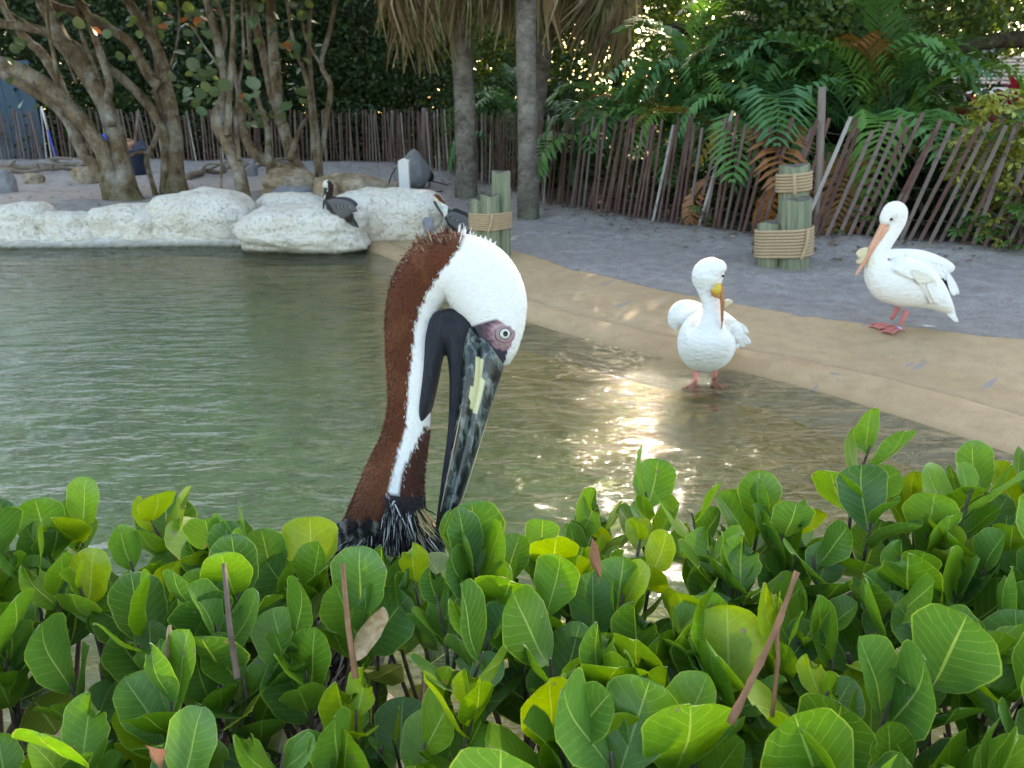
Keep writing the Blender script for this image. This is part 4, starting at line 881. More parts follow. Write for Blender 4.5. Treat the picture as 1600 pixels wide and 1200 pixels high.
# ---------------------------------------------------------------- things on the sand
b = PS(642, 292); rt = empty('fake_rock_cover', b, 'grey cone-shaped fibre cover behind the white post', 'cover')
V, f = ico(4); V = V.copy(); o_ = []
for v in V:
    q = Vector(v); t = (q.z + 1) / 2; s = .9 * (1 - t ** 1.9 * .72) * (1 + .10 * mnoise.noise(q * 2.2)); o_.append((q.x * .40 * s * 1.05 + .08 * t, q.y * .3 * s, -.06 + .70 * t + .02 * mnoise.noise(q * 3)))
mk('shell', o_, f, M['grey'], rt); 
mb = MB(); mb.tube(catmull([(-.38, -.1, .03), (-.32, -.1, .2), (-.22, -.14, .34)], 8), .012, 6); mb.build('hose', M['black'], rt)
b = PS(633, 296); rt = empty('white_post', b, 'short square white post in front of the grey cover', 'post'); mb = MB(); mb.box((-.085, -.085, -.1), (.085, .085, .46)); mb.build('shaft', M['white'], rt, False)
mb = MB(); mb.add([(-.092, -.092, .461), (.092, -.092, .461), (.092, .092, .461), (-.092, .092, .461), (0, 0, .50)], [(0, 1, 4), (1, 2, 4), (2, 3, 4), (3, 0, 4), (3, 2, 1, 0)]); mb.build('cap', M['white'], rt, False)
b = PS(671, 292); rt = empty('flood_lamp', b, 'black garden floodlight with a grey socket box by the palm foot', 'lamp')
mb = MB(); mb.tube([(0, 0, -.08), (0, 0, .12)], .015, 7); mb.build('stake', M['black'], rt)
v, f = loft([(-.01, 0, .1, .07, .07), (.0, 0, .16, .085, .085), (.01, 0, .24, .07, .07), (.015, 0, .28, .03, .03)], (0, 1, 0), 16, 14); mk('lamp_head', v, f, M['black'], rt)
mb = MB(); mb.box((-.17, -.04, .08), (-.08, .03, .25)); mb.build('socket_box', M['grey'], rt, False)
mb = MB(); mb.tube(catmull([(-.12, 0, .1), (-.3, .1, .12), (-.45, .15, .1)], 10), .01, 5); mb.tube(catmull([(.05, -.02, .1), (.2, -.05, .07), (.33, 0, .03)], 10), .012, 5); mb.build('cable', M['black'], rt)
b = PS(586, 300); ca = PS(664, 298)
mb = MB(); p_ = [PS(564, 305), PS(590, 296), PS(618, 298), PS(650, 305), PS(690, 300)]; mb.tube(catmull([(q.x, q.y, q.z + .012) for q in p_], 24), .012, 5)
tag(mb.build('cable', M['black']), 'thin black cable lying across the sand behind the pitted boulder', 'cable')
# bin and bending person
bb = PS(213, 274); rt = empty('trash_bin', bb, 'navy blue plastic bin with swing rim beside the forked trunk', 'bin')
v, f = [], []; n = 24; pf = [(.0, .20), (.02, .205), (.40, .245), (.44, .25), (.46, .265), (.49, .265), (.492, .25), (.44, .235), (.05, .2)]
for z, r in pf:
    for i in range(n): a = 2 * math.pi * i / n; v.append((r * math.cos(a), r * math.sin(a), z))
for i in range(len(pf) - 1):
    for j in range(n): f.append((i * n + j, i * n + (j + 1) % n, (i + 1) * n + (j + 1) % n, (i + 1) * n + j))
f.append(tuple(range(n - 1, -1, -1))); mk('drum', v, f, M['navy'], rt)
mb = MB(); mb.tube([(.255 * math.cos(a), .255 * math.sin(a), .40 + .33 * abs(math.sin(a)) * .3) for a in np.linspace(0, 6.283, 25)], .012, 5); mb.build('rim', M['navy'], rt)
v, f = loft([(-.1, .2, .49, .02, .02), (.0, .21, .53, .02, .08), (.08, .23, .58, .02, .11), (.16, .22, .56, .02, .08), (.22, .2, .5, .02, .03)], (0, .3, 1), 16, 10); mk('lid', v, f, M['navy'], rt)
pb = bb + Vector((-.66, .40, 0)); pb.z = gh(pb.x, pb.y); per = empty('person', pb, 'person in a blue shirt bending over beside the navy bin', 'person')
bmz = MB()
for s in (-1, 1):
    bmz.tube(catmull([(-.12, s * .1, .86), (-.02, s * .11, .48), (-.1, s * .11, .08)], 14), [.085 - .0032 * i for i in range(14)], 10)
    bmz.tube(catmull([(-.1, s * .11, .07), (-.02, s * .11, .04), (.1, s * .12, .03)], 6), [.04, .042, .042, .04, .035, .025], 8)
    bmz.tube(catmull([(.28, s * .18, .80), (.42, s * .2, .62), (.52, s * .12, .44)], 12), [.048 - .0018 * i for i in range(12)], 8)
    for kf in range(5):
        q0 = Vector((.52, s * (.12 + (kf - 2) * .017), .44)); L = (.055, .08, .085, .08, .065)[kf]
        bmz.tube([q0, q0 + Vector((.02, s * (.018 if kf == 0 else 0), -L * .5)), q0 + Vector((.01, s * .008 * (kf == 0), -L))], [.010, .009, .006], 6)
v, f = loft([(-.16, 0, .84, .10, .15), (-.05, 0, .88, .12, .16), (.12, 0, .87, .12, .17), (.27, 0, .83, .11, .19), (.35, 0, .80, .07, .10), (.40, 0, .79, .055, .055), (.45, 0, .79, .075, .065), (.52, 0, .78, .10, .078), (.58, 0, .75, .085, .07), (.61, 0, .73, .04, .04)], (0, 1, 0), 40, 18); bmz.add(v, f)
body = bmz.build('body', M['flesh'], per); md = body.modifiers.new('remesh', 'REMESH'); md.mode = 'VOXEL'; md.voxel_size = .012; md.use_smooth_shade = True
v, f = loft([(-.13, 0, .845, .115, .165), (-.05, 0, .88, .135, .175), (.12, 0, .87, .135, .185), (.27, 0, .83, .125, .205), (.335, 0, .81, .08, .11)], (0, 1, 0), 24, 18); sh = MB(); sh.add(v, f)
for s in (-1, 1): sh.tube([(.26, s * .17, .82), (.34, s * .19, .73)], [.065, .06], 10)
sh.build('shirt', M['blue'], per)
tr = MB()
for s in (-1, 1): tr.tube(catmull([(-.12, s * .1, .88), (-.02, s * .11, .48), (-.1, s * .11, .12)], 14), [.10 - .003 * i for i in range(14)], 10)
tr.build('trousers', M['khaki'], per)
v, f = loft([(.43, 0, .84, .05, .06), (.50, 0, .845, .055, .078), (.57, 0, .82, .04, .06), (.60, 0, .79, .02, .03)], (0, 1, 0), 14, 14); mk('hair', v, f, M['hair'], per)
for s in (-1, 1): V, f = ico(2); mk('eye', V * .009 + np.array((.585, s * .03, .70)), f, M['gloss_black'], per)
per.scale = (.86, .86, .80)

# ---------------------------------------------------------------- birds
def in_poly(x, y, poly):
    c = False; n = len(poly)
    for i in range(n):
        (x0, y0), (x1, y1) = poly[i], poly[(i + 1) % n]
        if (y0 > y) != (y1 > y) and x < (x1 - x0) * (y - y0) / (y1 - y0) + x0: c = not c
    return c
def spikes(rs, items):
    """items: (point, direction, length, width, colour, tip colour) -> thin bent feather barbs"""
    v = []; f = []; c = []
    for p, d, L, w, col, tip in items:
        s = d.cross(Vector((rs.uniform(-1, 1), rs.uniform(-1, 1), rs.uniform(-1, 1)))); s = s.normalized() if s.length > 1e-6 else Vector((1, 0, 0))
        b = len(v); m = p + d * L * .55; e = p + d * L + Vector((0, 0, -.12 * L)) + s * L * rs.uniform(-.12, .12)
        v += [p - s * w, p + s * w, m - s * w * .8, m + s * w * .8, e]; f += [(b, b + 1, b + 3, b + 2), (b + 2, b + 3, b + 4)]; c += [col, col, col, col, tip]
    return v, f, c
def panel(poly, y0, T, conv, nring=5):
    """rounded plate from an outline: rings shrink to the centroid while it swells to thickness T on both faces"""
    P = catmull([(a, b, 0) for a, b in poly + poly[:1]], len(poly) * 4)[:-1, :2]; c = P.mean(0); n = len(P); V = []; F_ = []
    prof_ = [(1, 0), (.95, .55), (.82, .85), (.55, 1), (.2, 1.05)]
    for sgn in (-1, 1):
        base = len(V)
        for s, h in prof_:
            for p in P: q = c + (p - c) * s; V.append(conv(q[0], q[1], y0 + sgn * T * h))
        for i in range(len(prof_) - 1):
            for k in range(n):
                a, b_ = base + i * n + k, base + i * n + (k + 1) % n; F_.append((a, b_, b_ + n, a + n) if sgn < 0 else (a, a + n, b_ + n, b_))
        F_.append(tuple(base + 4 * n + k for k in (range(n) if sgn < 0 else range(n - 1, -1, -1))))
    return V, F_
def blade(conv, a, b, w, y0, y1, col, mat, name, par, lift=.006, tipcol=None):
    """one flight feather from a to b (drawing units), w half width"""
    a, b = np.array(a, float), np.array(b, float); d = b - a; L = np.linalg.norm(d); d /= L; nrm = np.array((-d[1], d[0])); v = []; f = []; cs = []
    for i, (t, ww) in enumerate(((0, .5), (.3, .9), (.65, 1), (.88, .75), (.97, .4), (1, .06))):
        q = a + d * L * t
        for s in (-1, 0, 1): x = q + nrm * w * ww * s; v.append(conv(x[0], x[1], y0 + (y1 - y0) * t - (lift if s == 0 else 0))); cs.append(tipcol if tipcol is not None and t > .6 else col)
    for i in range(5):
        k_ = i * 3; f += [(k_, k_ + 1, k_ + 4, k_ + 3), (k_ + 1, k_ + 2, k_ + 5, k_ + 4)]
    n = len(v); v2 = [tuple(np.array(q) + np.array((0, .003, 0))) for q in v]; f2 = [tuple(reversed([i + n for i in q])) for q in f]
    return mk(name, v + v2, f + f2, mat, par, True, cs + cs)
def webfoot(root, at, yaw, s, mat, nm='foot'):
    mb = MB(); toes = [(-.62, .9), (0, 1.05), (.62, .9)]; pts = [Vector((math.cos(a) * L, math.sin(a) * L, .0)) for a, L in toes]
    v = [Vector((-.1, 0, .10)), *[p * .55 + Vector((0, 0, .07)) for p in pts], *[p for p in pts], (pts[0] + pts[1]) * .44, (pts[1] + pts[2]) * .44, Vector((-.1, 0, .0)), *[Vector((p.x * .55, p.y * .55, -.01)) for p in pts], *[p - Vector((0, 0, .03)) for p in pts]]
    mb.add(v, [(0, 1, 2), (0, 2, 3), (1, 4, 7, 2), (2, 7, 5), (2, 5, 8), (2, 8, 6, 3), (7, 4, 1), (9, 11, 10), (9, 12, 11)])
    for p in pts: mb.tube([Vector((-.05, 0, .09)), p * .5 + Vector((0, 0, .085)), p * 1.05], [.08, .07, .035], 6)
    mb.tube([Vector((0, 0, .08)), Vector((-.38, .12, .02))], [.07, .03], 6)
    M_ = Matrix.Translation(at) @ Matrix.Rotation(yaw, 4, 'Z') @ Matrix.Scale(s, 4); mb.v = [tuple(M_ @ Vector(q)) for q in mb.v]
    return mb.build(nm, mat, root)
def ball(name, p, r, mat, par, sub=2, sc=(1, 1, 1)):
    V, f = ico(sub); return mk(name, V * r * np.array(sc) + np.array(p), f, mat, par)

# ---- the brown pelican close by, standing behind the hedge
PD0 = 1.3; UP = Vector((0, sP, cP)); FW = Vector((0, cP, -sP)); RT = Vector((1, 0, 0))
foot_p = PD(470, 1130, 1.47); foot_p.z = .34
bp = empty('brown_pelican', foot_p, 'large brown pelican with white head and chestnut nape bowing its long bill behind the hedge', 'pelican')
pw = lambda u, v, d=PD0: PD(u, v, d) - foot_p
rock('perch_rock', (foot_p.x, foot_p.y + .03, .0), (.26, .22, .40), M['brock'], 'brown rock in the pond under the close brown pelican', None, 61, sub=4)
SIDE = Vector((-.04, -cP, sP)); k1 = PD0 / F
sp = [(190, 1290, 8, 8, 1.55), (260, 1225, 45, 40, 1.53), (350, 1130, 100, 75, 1.50), (440, 1030, 125, 100, 1.47), (520, 950, 108, 96, 1.43), (575, 890, 78, 72, 1.37), (602, 842, 74, 62, 1.33), (606, 800, 59, 50, PD0), (616, 745, 46, 42, PD0), (632, 690, 36, 36, PD0),
      (640, 640, 33, 33, PD0), (642, 590, 35, 33, PD0), (639, 540, 35, 33, PD0), (641, 495, 37, 35, PD0), (654, 452, 43, 38, PD0), (680, 424, 51, 42, PD0), (712, 420, 55, 46, PD0), (745, 436, 60, 47, PD0), (768, 470, 56, 45, PD0), (779, 505, 44, 40, PD0), (784, 535, 30, 32, PD0), (787, 558, 17, 22, PD0), (790, 571, 4, 5, PD0)]
spine = [(*pw(u, v, d), a * d / F, b * d / F) for u, v, a, b, d in sp]
V, f = loft(spine, SIDE, 230, 56)
o_brown = [(724, 372), (716, 392), (690, 425), (668, 458), (650, 500), (642, 560), (638, 620), (632, 670), (620, 715), (610, 765), (600, 830), (480, 860), (540, 330), (724, 330)]
o_front = [(662, 668), (652, 690), (640, 712), (628, 740), (622, 775), (640, 800), (700, 780), (700, 660)]
o_mask = [(764, 499), (774, 497), (781, 503), (795, 508), (802, 520), (798, 542), (790, 562), (778, 580), (742, 580), (736, 510), (750, 506)]
o_pouch = [(690, 478), (676, 492), (668, 530), (662, 590), (656, 640), (650, 668), (664, 672), (700, 560), (742, 560), (742, 508), (720, 497), (704, 489)]
def to_uv(p):
    q = Vector(p) + foot_p - Vector((0, 0, CAM_H)); d = q.dot(FW); return 800 + q.x / d * F, 600 - q.dot(UP) / d * F
rs = random.Random(3)
def bp_col(p, jit=0.0):
    u, v = to_uv(p); n = mnoise.noise(Vector(p) * 60); n2 = mnoise.noise(Vector(p) * 14); uu, vv = u + n * 4 + rs.gauss(0, jit), v + n2 * 3 + rs.gauss(0, jit)
    if vv > 812 + 10 * n: 
        t = mnoise.noise(Vector((u * .13, v * .03, 0))); return (.30, .29, .27) if t > .12 else (.02, .018, .02)
    if vv > 775 and uu > 600: return (.55, .45, .22) if n2 > -.1 and uu > 648 else (.03, .025, .025)
    if in_poly(uu, vv, o_mask):
        d = math.hypot(u - 787, v - 522)
        if d < 18: return (.44, .34, .35)
        if d < 25 and n > -.2: return (.26, .15, .17)
        if v > 545 - (u - 770) * .3: return (.035, .03, .05)
        return (.13, .07, .09) if n > .25 else (.06, .05, .075)
    if in_poly(uu, vv, o_front): return (.085, .026, .014)
    if in_poly(uu, vv, o_brown):
        return (.16, .05, .02) if n2 + (v - 600) * .0015 > .22 else (.125, .034, .013)
    return (.80, .80, .78)
cols = [bp_col(p) for p in V]
body = mk('body', V, f, M['plum'], bp, True, cols)
# short velvety plumage following the skin
bm_n = np.zeros(len(V) * 3); body.data.vertices.foreach_get('normal', bm_n); NV = bm_n.reshape(-1, 3)
A = V.reshape(230, 56, 3); TG_ = np.gradient(A, axis=0).reshape(-1, 3); items = []
idx = [i for i in range(len(V)) if to_uv(V[i])[1] < 905]
for _ in range(60000):
    i = rs.choice(idx); j = min(i + 57, len(V) - 1); t = rs.random(); p = Vector(V[i]).lerp(Vector(V[j]), t) if abs(i % 56 - j % 56) < 3 else Vector(V[i])
    u, v = to_uv(p); n = Vector(NV[i]); tg = -Vector(TG_[i]).normalized(); c = bp_col(p, 3)
    if in_poly(u, v, o_mask) or in_poly(u, v, o_pouch): continue
    if in_poly(u, v, o_brown) or in_poly(u, v, o_front): d = (n * .75 + tg * .8 + Vector((rs.gauss(0, .25), rs.gauss(0, .25), rs.gauss(0, .25)))).normalized(); c = tuple(q * rs.uniform(.6, 1.35) for q in c); L, w, tip = rs.uniform(.004, .009), .0005, (c[0] * 2.0, c[1] * 2.3, c[2] * 2.4)
    elif v > 780:
        d = (n * .5 + tg * 1.0 + Vector((rs.gauss(0, .2), rs.gauss(0, .2), rs.gauss(0, .2)))).normalized(); L, w = rs.uniform(.025, .055), .0013
        if rs.random() < .35: continue
        r = rs.random(); c = (.62, .50, .25) if u > 645 and v < 815 and r < .8 else (.62, .61, .58) if r < .33 else (.012, .012, .016); tip = c
    else: d = (n * .45 + tg * 1.0 + Vector((rs.gauss(0, .18), rs.gauss(0, .18), rs.gauss(0, .18)))).normalized(); L, w, tip = rs.uniform(.002, .005), .0005, c
    items.append((p - n * .0008, d, L, w, c, tip))
ncr = 0
for _ in range(60000):                                         # the ragged crest along crown and nape
    i = rs.choice(idx); u, v = to_uv(V[i])
    n = Vector(NV[i])
    if not (606 < u < 800 and v < 452 and n.dot(UP) + .5 * -n.x > .5) or ncr > 620: continue
    ncr += 1
    c = rs.choice([(.16, .06, .025), (.42, .26, .14), (.50, .36, .22), (.03, .012, .01)]) if u < 716 else (.80, .80, .78)
    L = rs.uniform(.007, .024) if 650 < u < 740 else rs.uniform(.004, .010)
    items.append((Vector(V[i]) - n * .001, (n * .9 + Vector((-.25 if u < 715 else .05, 0, .35)) + Vector((rs.gauss(0, .15), rs.gauss(0, .15), rs.gauss(0, .15)))).normalized(), L, .0009, c, (.04, .02, .015) if u < 716 and rs.random() < .5 else c))
v, f, c = spikes(rs, items); tag(mk('plumage', v, f, M['plum'], bp, False, c), kind='stuff')
# streaked body feathers
its = []
bidx = [i for i in range(len(V)) if 880 < to_uv(V[i])[1] < 1290 or (to_uv(V[i])[1] > 830 and to_uv(V[i])[0] < 560)]
for _ in range(1500):
    i = rs.choice(bidx); n = Vector(NV[i]); tg = -Vector(TG_[i]).normalized(); r = rs.random(); c = (.60, .59, .56) if r < .42 else (.03, .028, .03) if r < .75 else (.26, .25, .24)
    its.append((Vector(V[i]), (n * .16 + tg + Vector((rs.gauss(0, .1), rs.gauss(0, .1), rs.gauss(0, .1)))).normalized(), rs.uniform(.05, .10), rs.uniform(.0015, .003), c, c))
v, f, c = spikes(rs, its); tag(mk('body_feathers', v, f, M['plum'], bp, False, c), kind='stuff')
# bill
def billpart(nm, rows, mat, colfn=None, n=20, rings=60, side=SIDE):
    V, f = loft([(*pw(u, v, d), a * d / F, b * d / F) for u, v, a, b, d in rows], side, rings, n)
    return mk(nm, V, f, mat, bp, True, [colfn(p) for p in V] if colfn else None)
patch = [(739, 560), (754, 558), (757, 588), (753, 625), (746, 652), (736, 640), (733, 612), (739, 596), (741, 580)]
def bill_col(p):
    u, v = to_uv(p); n = mnoise.noise(Vector(p) * 130) * 3
    return (.56, .55, .32) if in_poly(u + n, v + n, patch) else (.0, .0, .0)
ub = billpart('upper_bill', [(764, 528, 22, 22, PD0), (764, 550, 26, 25, PD0), (761, 575, 25, 24, PD0), (754, 610, 21, 21, PD0), (743, 655, 18, 19, PD0), (730, 705, 15, 17, PD0), (717, 755, 12, 15, PD0), (703, 805, 9, 13, PD0), (693, 845, 7, 11, PD0), (686, 872, 4, 5, PD0)], M['bill'], bill_col)
rdg = MB(); rdg.tube(catmull([tuple(pw(u, v)) for u, v in ((787, 566), (776, 601), (762, 652), (746, 705), (730, 757), (713, 808), (701, 845))], 30), .0011, 6); rdg.build('ridge', M['bonecol'], ub)
lb = billpart('lower_bill', [(735, 512, 10, 12, PD0 - .012), (737, 545, 15, 20, PD0 - .012), (736, 590, 15, 23, PD0 - .012), (726, 650, 13, 20, PD0 - .010), (714, 705, 11, 17, PD0 - .008), (703, 755, 9, 15, PD0 - .006), (692, 805, 7, 12, PD0 - .004), (685, 842, 5, 9, PD0 - .002), (681, 868, 3, 4, PD0)], M['bill'], bill_col)
sm = MB(); sm.tube(catmull([tuple(pw(u, v, PD0 - .030)) for u, v in ((733, 520), (731, 560), (727, 610), (717, 660), (706, 712), (696, 760), (688, 800))], 20), .0009, 5); sm.build('seam', M['pale'], lb)
po = MB()
for rows in ([(712, 500, 10, 26, PD0), (694, 502, 19, 33, PD0), (684, 525, 19, 35, PD0), (677, 560, 15, 34, PD0), (671, 600, 13, 34, PD0), (664, 640, 10, 33, PD0), (658, 668, 4, 20, PD0)],
             [(688, 500, 14, 30, PD0), (706, 512, 26, 31, PD0), (716, 540, 22, 28, PD0), (716, 575, 15, 25, PD0), (714, 620, 12, 22, PD0), (708, 680, 9, 19, PD0), (699, 740, 8, 16, PD0), (690, 795, 6, 13, PD0), (682, 845, 4, 8, PD0)],
             [(676, 510, 12, 30, PD0), (694, 512, 30, 33, PD0), (712, 516, 30, 31, PD0), (732, 524, 22, 27, PD0)]):
    V2, f2 = loft([(*pw(u, v, d), a * d / F, b * d / F) for u, v, a, b, d in rows], SIDE, 40, 18); po.add(V2, f2)
pouch = po.build('pouch', M['pouch'], bp); md = pouch.modifiers.new('remesh', 'REMESH'); md.mode = 'VOXEL'; md.voxel_size = .0022; md.use_smooth_shade = True
sm = pouch.modifiers.new('soften', 'SMOOTH'); sm.factor = .6; sm.iterations = 6
# eye
ec = Vector(pw(787, 522, PD0 - .0335)); fr = (Vector((0, 0, CAM_H)) - (ec + foot_p)).normalized()
fr = (fr + Vector((.25, 0, .05))).normalized()
ey = ball('eye', ec, .0125, M['eye'], bp, 4)
def disc_on(nm, r, off, mat, par, hole=0.0):
    q = fr.to_track_quat('Z', 'Y').to_matrix().to_4x4(); v = []; f = []; n = 28
    for i in range(n):
        a = 2 * math.pi * i / n
        for rr in (hole, (hole + r) / 2, r):
            z = math.sqrt(max(.0125 ** 2 - rr * rr, 0)) + off; v.append(Matrix.Translation(ec) @ q @ Vector((rr * math.cos(a), rr * math.sin(a), z)))
    for i in range(n):
        j = (i + 1) % n
        for s in (0, 1): f.append((i * 3 + s, j * 3 + s, j * 3 + s + 1, i * 3 + s + 1))
    return mk(nm, v, f, mat, par)
disc_on('pupil', .0042, .0006, M['gloss_black'], ey); disc_on('iris_ring', .0098, .0004, M['gloss_black'], ey, .0086)
lid = MB(); q = fr.to_track_quat('Z', 'Y').to_matrix().to_4x4()
for rr, zz, tk in ((.0125, .0055, .0024), (.0165, .001, .0022)): lid.tube([Matrix.Translation(ec) @ q @ Vector((rr * math.cos(a) * 1.05, rr * math.sin(a) * .95, zz)) for a in np.linspace(0, 6.2832, 33)], tk, 8, (.36, .22, .25))
lid.build('eyelid', M['skin'], bp, True, True)
for s in (-1, 1):
    a = foot_p * 0 + Vector((s * .02 + .03 * s, s * .07, .03)); mb = MB(); t_ = Vector(pw(470, 1090, 1.47)) + Vector((0, s * .05, 0)); mb.tube([t_, (t_ + a) / 2 + Vector((-.02, 0, 0)), a], [.018, .012, .010], 8); lg = mb.build('leg', M['bluefoot'], bp); webfoot(bp, a - Vector((0, 0, .02)), R(-30), .09, M['bluefoot'])

# ---- birds in profile: drawing units -> local metres
def profile_bird(name, label, loc, ref, s, spine, side_k, colfn, yaw=0.0, grp=None, rings=110, n=32, cat='pelican'):
    root = empty(name, loc, label, cat, grp, yaw); conv = lambda u, v, y=0.0: ((u - ref[0]) * s, y, (ref[1] - v) * s)
    V, f = loft([(*conv(u, v), a * s, (b if b else a * side_k) * s) for u, v, a, b in spine], (0, -1, 0), rings, n)
    body = mk('body', V, f, M['wplum' if name.startswith('white') else 'plum'], root, True, [colfn(ref[0] + p[0] / s, ref[1] - p[2] / s, p) for p in V])
    return root, conv, s
def pbill(nm, conv, s, rows, mat, par, y=0.0):
    V, f = loft([(*conv(u, v, y), a * s, b * s) for u, v, a, b in rows], (0, -1, 0), 24, 12); return mk(nm, V, f, mat, par)
WHITE = (.80, .80, .78)
# white pelican standing on the deck
fp = PG(1396, 514, .122); s5 = depth_of(fp) / F / 5
def wcol(u, v, p):
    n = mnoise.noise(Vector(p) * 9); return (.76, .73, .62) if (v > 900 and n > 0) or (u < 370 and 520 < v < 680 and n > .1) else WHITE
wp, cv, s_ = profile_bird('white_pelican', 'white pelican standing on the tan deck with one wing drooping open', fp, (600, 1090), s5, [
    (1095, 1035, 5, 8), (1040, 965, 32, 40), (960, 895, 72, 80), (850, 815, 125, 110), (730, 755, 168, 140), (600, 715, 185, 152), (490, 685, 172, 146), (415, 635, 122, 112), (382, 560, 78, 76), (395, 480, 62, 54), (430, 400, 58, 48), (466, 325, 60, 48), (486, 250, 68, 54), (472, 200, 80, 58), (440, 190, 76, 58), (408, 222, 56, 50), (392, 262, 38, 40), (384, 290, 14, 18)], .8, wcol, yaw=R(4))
pbill('upper_bill', cv, s_, [(392, 262, 22, 30), (362, 340, 20, 26), (322, 440, 15, 22), (278, 555, 12, 18), (240, 640, 9, 15), (228, 668, 3, 5)], M['salmon'], wp)
pbill('pouch', cv, s_, [(440, 290, 10, 20), (405, 312, 28, 30), (372, 380, 22, 28), (335, 460, 14, 22), (290, 560, 8, 17), (245, 645, 4, 10)], M['salmon'], wp)
kv, kf = panel([(296, 452), (255, 452), (222, 470), (208, 500), (232, 528), (258, 535), (240, 548), (218, 560), (236, 578), (262, 572), (280, 540), (292, 500)], 0, .012, cv); mk('bill_knob', kv, kf, M['bonecol'], wp)
ball('eye', cv(412, 238, -.052 * s_ * 1000 * .93), .010, M['gloss_black'], wp); ball('eye', cv(412, 238, .052 * s_ * 1000 * .93), .010, M['gloss_black'], wp)
fw = [(440, 540), (446, 500), (480, 484), (600, 478), (760, 488), (900, 530), (1010, 580), (1060, 625), (1048, 658), (1000, 690), (960, 735), (900, 708), (820, 655), (720, 600), (580, 560)]
kv, kf = panel(fw, .07, .035, cv); wg = mk('wing', kv, kf, M['wplum'], wp, True, [WHITE] * len(kv))
for i in range(5): blade(cv, (985 - i * 4, 660), (1108 - i * 16, 832 - (i % 2) * 14), 22, .05 - .008 * i, .04 - .01 * i, WHITE, M['wplum'], 'feather', wg)
for i in range(4): blade(cv, (850 + i * 28, 640), (945 + i * 26, 788 + 2 * i), 36, .03, .028, (.012, .012, .014), M['wplum'], 'black_feather', wg)
for i in range(8): blade(cv, (620 + i * 42, 520 + i * 12), (780 + i * 34, 615 + i * 17), 26, .030, .025, (.78, .78, .76), M['wplum'], 'feather', wg)
nw = [(430, 590), (500, 548), (620, 545), (720, 590), (770, 660), (820, 740), (860, 820), (840, 868), (790, 850), (740, 780), (690, 700), (600, 650), (500, 640)]
kv, kf = panel(nw, -.118, .03, cv); wg = mk('wing', kv, kf, M['wplum'], wp, True, [WHITE] * len(kv))
for i in range(9): blade(cv, (600 + i * 17, 600 + i * 8), (735 + i * 14, 850 - abs(i - 4) * 14 + i * 3), 20, -.152, -.118, (.79, .79, .765), M['wplum'], 'feather', wg)
for i in range(6): blade(cv, (560 + i * 10, 600), (650 + i * 22, 700 - i * 4), 15, -.150, -.153, (.74, .72, .62), M['wplum'], 'feather', wg)
for i in range(6): blade(cv, (930, 880 + i * 5), (1092 - i * 12, 1036 - i * 14), 22, -.03 + .012 * i, -.03 + .012 * i, WHITE, M['wplum'], 'tail_feather', wp)
for yy, (u0, u1, uf, vf) in ((-.05, (650, 625, 605, 1090)), (.05, (640, 618, 590, 1052))):
    mb = MB(); mb.tube([cv(u0, 930, yy), cv(u1, 1000, yy), cv(uf + 10, vf - 22, yy)], [.022, .013, .012], 9); lg = mb.build('leg', M['foot'], wp)
    wf = webfoot(wp, Vector(cv(uf, vf, yy)) + Vector((0, 0, .004 - (Vector(cv(uf, vf, yy)).z if vf < 1080 else 0))), R(188 if yy < 0 else 176), .125, M['foot'])
    if yy < 0: mb = MB(); mb.tube([cv(617, 1058, yy), cv(611, 1076, yy)], .0165, 10); mb.build('band', M['band'], lg)

# white pelican in the shallows, facing out, bill tucked to its breast
fq = PG(1100, 592, 0); s6 = depth_of(fq) / F / 5
wq = empty('white_pelican', fq, 'white pelican wading in the shallows with its bill tucked down on its breast', 'pelican')
q3 = lambda u, v, b=0.0: ((u - 405) * s6, b * .001, (1060 - v) * s6)
sp = [(768, 915, 330, 10, 22), (710, 892, 290, 30, 45), (630, 840, 240, 90, 100), (520, 775, 170, 165, 175), (440, 752, 80, 225, 240), (405, 742, -10, 248, 255), (388, 720, -90, 215, 222), (368, 665, -150, 165, 170), (364, 600, -160, 118, 112), (366, 530, -160, 82, 78), (366, 460, -150, 64, 64), (356, 390, -135, 64, 68), (340, 325, -120, 70, 82), (328, 260, -112, 92, 108), (330, 200, -112, 98, 118), (336, 145, -112, 84, 102), (342, 105, -112, 52, 68), (345, 84, -112, 10, 14)]
V, f = loft([(*q3(u, v, b), a * s6, c * s6) for u, v, b, a, c in sp], (-1, -.25, 0), 110, 36)
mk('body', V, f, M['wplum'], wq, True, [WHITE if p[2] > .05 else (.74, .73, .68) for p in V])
fv, ff = loft([(*q3(u, v, b), a * s6, a * s6 * c) for u, v, b, a, c in ((270, 240, -118, 50, .9), (330, 185, -130, 82, .9), (390, 158, -135, 66, .9), (428, 165, -135, 40, .9), (446, 175, -135, 10, 1))], (0, -1, 0), 24, 20)
mk('crest', fv, ff, M['wplum'], wq, True, [WHITE] * len(fv))
fv, ff = loft([(*q3(u, v, b), a * s6, a * s6 * .6) for u, v, b, a in ((385, 250, -200, 14), (380, 285, -208, 36), (368, 312, -206, 38), (358, 338, -204, 14))], (0, -1, 0), 20, 16); mk('face_patch', fv, ff, M['yellow'], wq)
fv, ff = loft([(*q3(u, v, b), a * s6, a * s6 * 1.6) for u, v, b, a in ((402, 255, -195, 12), (405, 310, -215, 13), (410, 380, -232, 11), (416, 450, -240, 8), (419, 520, -238, 6), (420, 575, -230, 3))], (0, -1, 0), 24, 12); mk('upper_bill', fv, ff, M['orange'], wq)
fv, ff = loft([(*q3(u, v, b), a * s6, a * s6 * 1.6) for u, v, b, a in ((330, 300, -208, 6), (338, 318, -212, 10), (358, 340, -214, 8), (395, 350, -218, 9), (408, 420, -228, 8), (415, 520, -230, 4))], (0, -1, 0), 24, 10); mk('lower_bill', fv, ff, M['orange'], wq)
